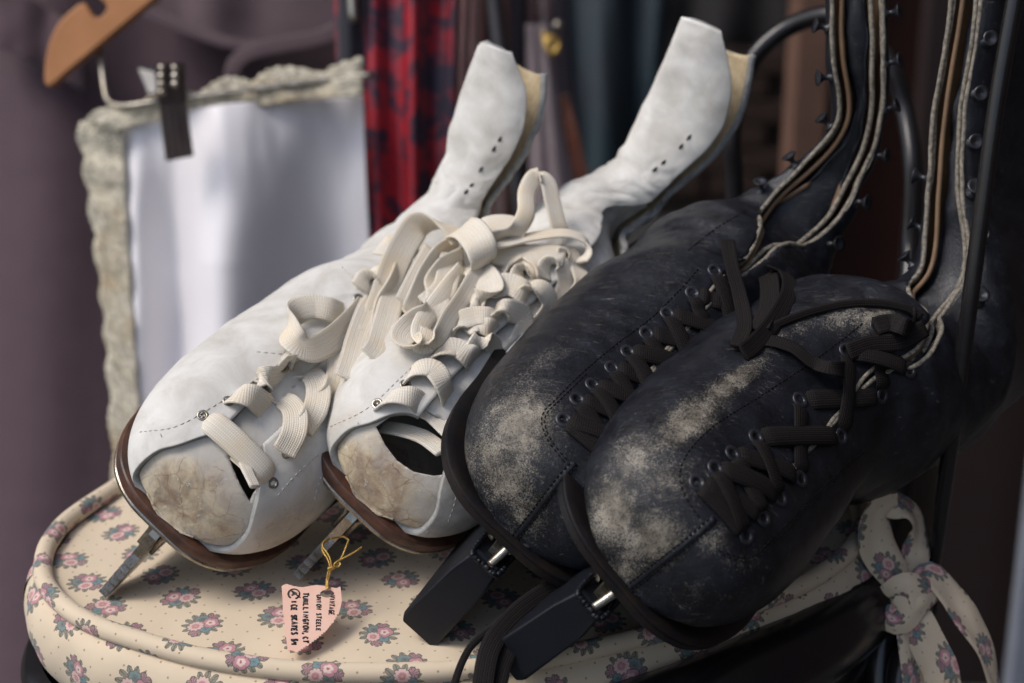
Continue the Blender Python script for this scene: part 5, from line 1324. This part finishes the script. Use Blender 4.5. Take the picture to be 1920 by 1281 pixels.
# clip hanger
ch = empty('clip_hanger', P(300, 190, 1.16), 'metal wire hanger gripping the white satin with a dark sprung clip', 'coat hanger')
wire('wire', [(184, 80, 1.19), (190, 120, 1.185), (196, 165, 1.18), (203, 190, 1.175), (225, 199, 1.17), (262, 196, 1.165), (300, 190, 1.165), (420, 175, 1.165), (620, 150, 1.17), (700, 140, 1.17)], .0020, ch, M['steel'])
M['clipdark'] = simple('brown_chrome_clip', (.085, .060, .060), (.12, .095, .09), 60, .35, .4)
clip = empty('clip', (0, 0, 0)); clip.parent = ch
def cl_box(name, pts4, d0, d1, t, parent, m=M['clipdark']):
    """tapered plate: 4 corners in the photo, depth d0 at the top, d1 at the bottom"""
    v = []; 
    for off in (0, t): v += [P(pts4[0][0], pts4[0][1], d0) + AX_A * off, P(pts4[1][0], pts4[1][1], d0) + AX_A * off, P(pts4[2][0], pts4[2][1], d1) + AX_A * off, P(pts4[3][0], pts4[3][1], d1) + AX_A * off]
    mb = MB(); mb.add(v, [(0, 3, 2, 1), (4, 5, 6, 7), (0, 1, 5, 4), (1, 2, 6, 5), (2, 3, 7, 6), (3, 0, 4, 7)])
    o = mb.build(name, m, parent, smooth=False); bm = bmesh.new(); bm.from_mesh(o.data); bmesh.ops.recalc_face_normals(bm, faces=bm.faces); bm.to_mesh(o.data); bm.free(); add_mod_bevel(o, .0008, 2); return o
bpy.data.objects.remove(clip)
cl_box('clip_jaw', [(296, 190), (348, 188), (362, 292), (310, 302)], 1.130, 1.140, .004, ch)
for k in range(4): cl_box('clip_rib', [(299 + k * 13, 194), (304 + k * 13, 194), (318 + k * 13, 290), (312 + k * 13, 290)], 1.1285, 1.1385, .0016, ch)
cl_box('clip_lever', [(288, 122), (345, 116), (350, 192), (296, 194)], 1.112, 1.129, .003, ch)
for k in range(2): cl_box('clip_rib', [(296 + k * 24, 125), (310 + k * 24, 124), (318 + k * 24, 186), (304 + k * 24, 187)], 1.110, 1.127, .0014, ch)
cl_box('clip_lever', [(256, 126), (340, 118), (345, 150), (278, 180)], 1.165, 1.155, .003, ch, M['rackpole'])
for k in range(7):
    mb = MB(); lathe(mb, P(303 + (k % 2) * 25, 128 + (k // 2) * 15, 1.108), -AX_A, [(.0026, 0), (.002, .0012), (0, .0016)], 10); mb.build('clip_stud', M['steel'], ch)
# white satin with lace trim
def satin(n, b):
    co = n.coord(); g = n.noise(co, 14, 3, .5)
    n.put(b.inputs['Base Color'], n.mix(g, (.78, .75, .76), (.83, .80, .81)))
    st = n.noise(n.vm('MULTIPLY', co, (1, 1, .1)), 240, 2); n.put(b.inputs['Normal'], n.bump(st, .06, .0005))
M['satin'] = mat('white_satin', (.75, .74, .77), .33, 0, .6, satin, sheen=.2)
def lacetrim(n, b):
    co = n.coord(); uv = n.coord('UV'); v = n.voro(uv, 9, 'DISTANCE_TO_EDGE'); v2 = n.voro(n.vm('MULTIPLY', uv, (2.6, 2.6, 2.6)), 9, 'DISTANCE_TO_EDGE')
    k = n.m('MINIMUM', n.m('MULTIPLY', v, 1.5), v2); f = n.ramp(k, [(.02, 0), (.16, 1)])
    c = n.mix(f, (.76, .70, .55), (.30, .265, .195)); c = n.mix(n.ramp(n.noise(co, 26, 5), [(.5, 0), (.75, .7)]), c, (.40, .27, .12))
    n.put(b.inputs['Base Color'], c); n.put(b.inputs['Normal'], n.bump(f, -.8, .002))
M['lacetrim'] = mat('cream_crochet_lace', (.6, .5, .4), .9, 0, .2, lacetrim)
st = empty('satin_garment', P(400, 190, 1.2), 'white satin garment with cream lace edging clipped to the hanger', 'garment')
def sat_fold(u, v):
    f = 0
    for c, w_, a in ((.05, .05, .010), (.21, .09, -.020), (.45, .16, .020), (.86, .16, -.022)):
        f += a * math.exp(-((u - c + (v - .3) * .05) / w_) ** 2) * (0.25 + .75 * min(1, v * 2.2))
    return f + .004 * noise.noise(Vector((u * 4 + v * 1.5, v * 4, 2))) + .002 * noise.noise(Vector((u * 13, v * 7, 8))) * max(0, 1 - 3 * v)
sheet('body', [[(228, 232, 1.180), (330, 212, 1.172), (440, 196, 1.170), (540, 188, 1.176), (680, 176, 1.190)],
      [(240, 420, 1.185), (340, 420, 1.175), (450, 420, 1.170), (560, 420, 1.180), (690, 420, 1.195)],
      [(256, 640, 1.190), (350, 640, 1.180), (450, 640, 1.175), (560, 640, 1.185), (700, 640, 1.2)],
      [(272, 960, 1.190), (360, 960, 1.180), (460, 960, 1.175), (560, 960, 1.185), (710, 960, 1.2)]], st, M['satin'], (120, 160), sat_fold, .0016)
def scal(pix0, pix1, n, amp, d, name, parts_=(160, 14)):
    """scalloped lace border between a straight seam (pix0) and an outer edge (pix1)"""
    a = crs(np.array([(*p, 0) for p in pix0], float), np.linspace(0, len(pix0) - 1, parts_[0])); b = crs(np.array([(*p, 0) for p in pix1], float), np.linspace(0, len(pix1) - 1, parts_[0]))
    v = []; uv = []
    for i in range(parts_[0]):
        s_ = i / (parts_[0] - 1); k = 1 + amp * (abs(math.sin(s_ * n * math.pi)) - .5) + .03 * math.sin(s_ * n * 40)
        for j in range(parts_[1]):
            t = j / (parts_[1] - 1) * k; q = a[i] * (1 - t) + b[i] * t
            v.append(P(q[0], q[1], d - .0015 * math.sin(s_ * n * 3.14 * 2) - .0012 * noise.noise(Vector((s_ * 30, t * 3, 1))))); uv.append((s_ * n * .55, t * .4))
    o = put(name, mesh(name, v, grid_faces(*parts_), uv), st, M['lacetrim']); m_ = o.modifiers.new('t', 'SOLIDIFY'); m_.thickness = .002; m_.offset = 0
scal([(232, 238), (238, 420), (252, 640), (262, 800), (268, 960)], [(146, 228), (168, 380), (192, 560), (205, 720), (215, 960)], 9, .14, 1.176, 'lace_trim')
scal([(215, 246), (300, 224), (420, 210), (540, 192), (680, 178)], [(150, 224), (260, 192), (400, 160), (510, 138), (680, 118)], 4.5, .34, 1.170, 'lace_trim')
# red and black brocade
def brocade(n, b):
    co = n.coord(); a = n.noise(n.vm('MULTIPLY', co, (1.2, 1, .9)), 30, 6, .62, 1.6); c = n.noise(co, 80, 3, .6, .8)
    f = n.ramp(n.m('ADD', a, n.m('MULTIPLY', n.m('SUBTRACT', c, .5), .45)), [(.43, 0), (.54, 1)])
    n.put(b.inputs['Base Color'], n.mix(f, (.020, .010, .028), n.mix(c, (.40, .012, .022), (.25, .008, .018))))
    n.put(b.inputs['Roughness'], n.m('SUBTRACT', .55, n.m('MULTIPLY', f, .2)))
M['brocade'] = mat('red_black_brocade', (.4, .02, .03), .4, 0, .5, brocade, sheen=.1)
br = empty('brocade_garment', P(750, -60, 1.26), 'shiny red and black brocade garment with a black edge strip', 'garment')
sheet('panel', [[(655, -120, 1.22), (720, -120, 1.215), (790, -120, 1.22), (858, -120, 1.235)], [(660, 200, 1.22), (725, 200, 1.21), (790, 200, 1.215), (852, 200, 1.235)], [(668, 560, 1.225), (730, 560, 1.215), (790, 560, 1.22), (846, 560, 1.24)]], br, M['brocade'], (80, 70), folds(11, .012, 2.4, .8), .002)
M['navy'] = cloth('navy_black_satin', (.010, .010, .018), (.016, .015, .024), rough=.5)
sheet('edge_strip', [[(634, -120, 1.213), (652, -120, 1.208), (672, -120, 1.213)], [(640, 250, 1.213), (658, 250, 1.206), (680, 250, 1.213)], [(652, 560, 1.216), (668, 560, 1.21), (690, 560, 1.216)]], br, M['navy'], (40, 14), None, .003)
sheet('edge_strip', [[(628, -120, 1.222), (640, -120, 1.219)], [(632, 100, 1.222), (646, 100, 1.219)], [(640, 190, 1.222), (650, 190, 1.219)]], br, M['brocade'], (30, 8), None, .003)
wire('zip', [(655, -60, 1.203), (660, 0, 1.2), (664, 42, 1.2)], .003, br, M['steel'])
# pink ruffle, mauve garment with gold pin, russet strap
M['pink'] = cloth('pale_pink_satin', (.58, .31, .26), (.48, .23, .195), rough=.42)
pk = sheet('pink_ruffle', [[(852, -120, 1.25), (875, -120, 1.24), (900, -120, 1.25)], [(846, 200, 1.25), (868, 200, 1.24), (893, 200, 1.25)], [(856, 420, 1.25), (885, 430, 1.245), (925, 430, 1.25)], [(870, 640, 1.25), (900, 640, 1.245), (940, 640, 1.25)]], None, M['pink'], (80, 40), folds(5, .014, 3.1, 2.2), .002)
tag(pk, 'narrow pale pink satin ruffle beside the red brocade', 'ruffle')
M['mauve'] = cloth('mauve_grey_satin', (.245, .195, .205), (.29, .235, .24), rough=.5)
mv = sheet('mauve_garment', [[(986, 48, 1.4), (1008, 46, 1.395), (1032, 50, 1.4)], [(990, 220, 1.4), (1022, 220, 1.39), (1050, 220, 1.4)], [(996, 420, 1.4), (1035, 420, 1.39), (1085, 420, 1.4)], [(1000, 640, 1.4), (1045, 640, 1.39), (1100, 640, 1.4)]], None, M['mauve'], (60, 30), folds(7, .012, 1.5, .7), .002)
tag(mv, 'narrow mauve grey satin garment hanging between the white boot legs', 'garment')
M['russet'] = cloth('russet_leather', (.20, .070, .036), (.14, .045, .026), rough=.5)
band('russet_strap', [(1052, 180, 1.41), (1066, 230, 1.40), (1080, 290, 1.40), (1092, 350, 1.40), (1098, 430, 1.41)], .011, None, M['russet'])
tag(bpy.data.objects['russet_strap'], 'russet leather strap curving down beside the mauve garment', 'strap')
M['maroon'] = cloth('dark_maroon_cloth', (.050, .018, .018), (.034, .013, .014))
o = sheet('maroon_cloth', [[(890, -120, 1.46), (940, -120, 1.45), (1010, -120, 1.46)], [(890, 300, 1.46), (945, 300, 1.45), (1000, 300, 1.46)], [(890, 640, 1.46), (950, 640, 1.45), (1010, 640, 1.46)]], None, M['maroon'], (50, 30), folds(1, .01, 2), .003); tag(o, 'dark maroon cloth hanging behind the thin iron pole', 'cloth')
o = sheet('plum_scarf', [[(992, -120, 1.5), (1020, -120, 1.49), (1052, -120, 1.5)], [(995, 60, 1.5), (1030, 60, 1.49), (1058, 60, 1.5)], [(1020, 300, 1.5), (1050, 300, 1.49), (1080, 300, 1.5)], [(1020, 640, 1.5), (1070, 640, 1.49), (1110, 640, 1.5)]], None, M['plum2'], (50, 30), folds(13, .01, 2), .003); tag(o, 'dusty plum scarf hanging just left of the teal cloth', 'scarf')
pin = empty('gold_pin', P(1030, 85, 1.385), 'little gold pin with a silver bead at the top of the mauve garment', 'pin')
mb = MB(); tube(mb, smooth_path([P(1020, 60, 1.382), P(1026, 90, 1.38), P(1040, 100, 1.38), P(1046, 80, 1.382), P(1032, 70, 1.38), P(1024, 92, 1.38)], .002), .0022, 10); mb.build('knot', M['gold'], pin)
mb = MB(); lathe(mb, P(1046, 48, 1.38), AX_U, [(0, -.0042), (.003, -.003), (.0042, 0), (.003, .003), (0, .0042)], 16); mb.build('bead', M['steel'], pin)
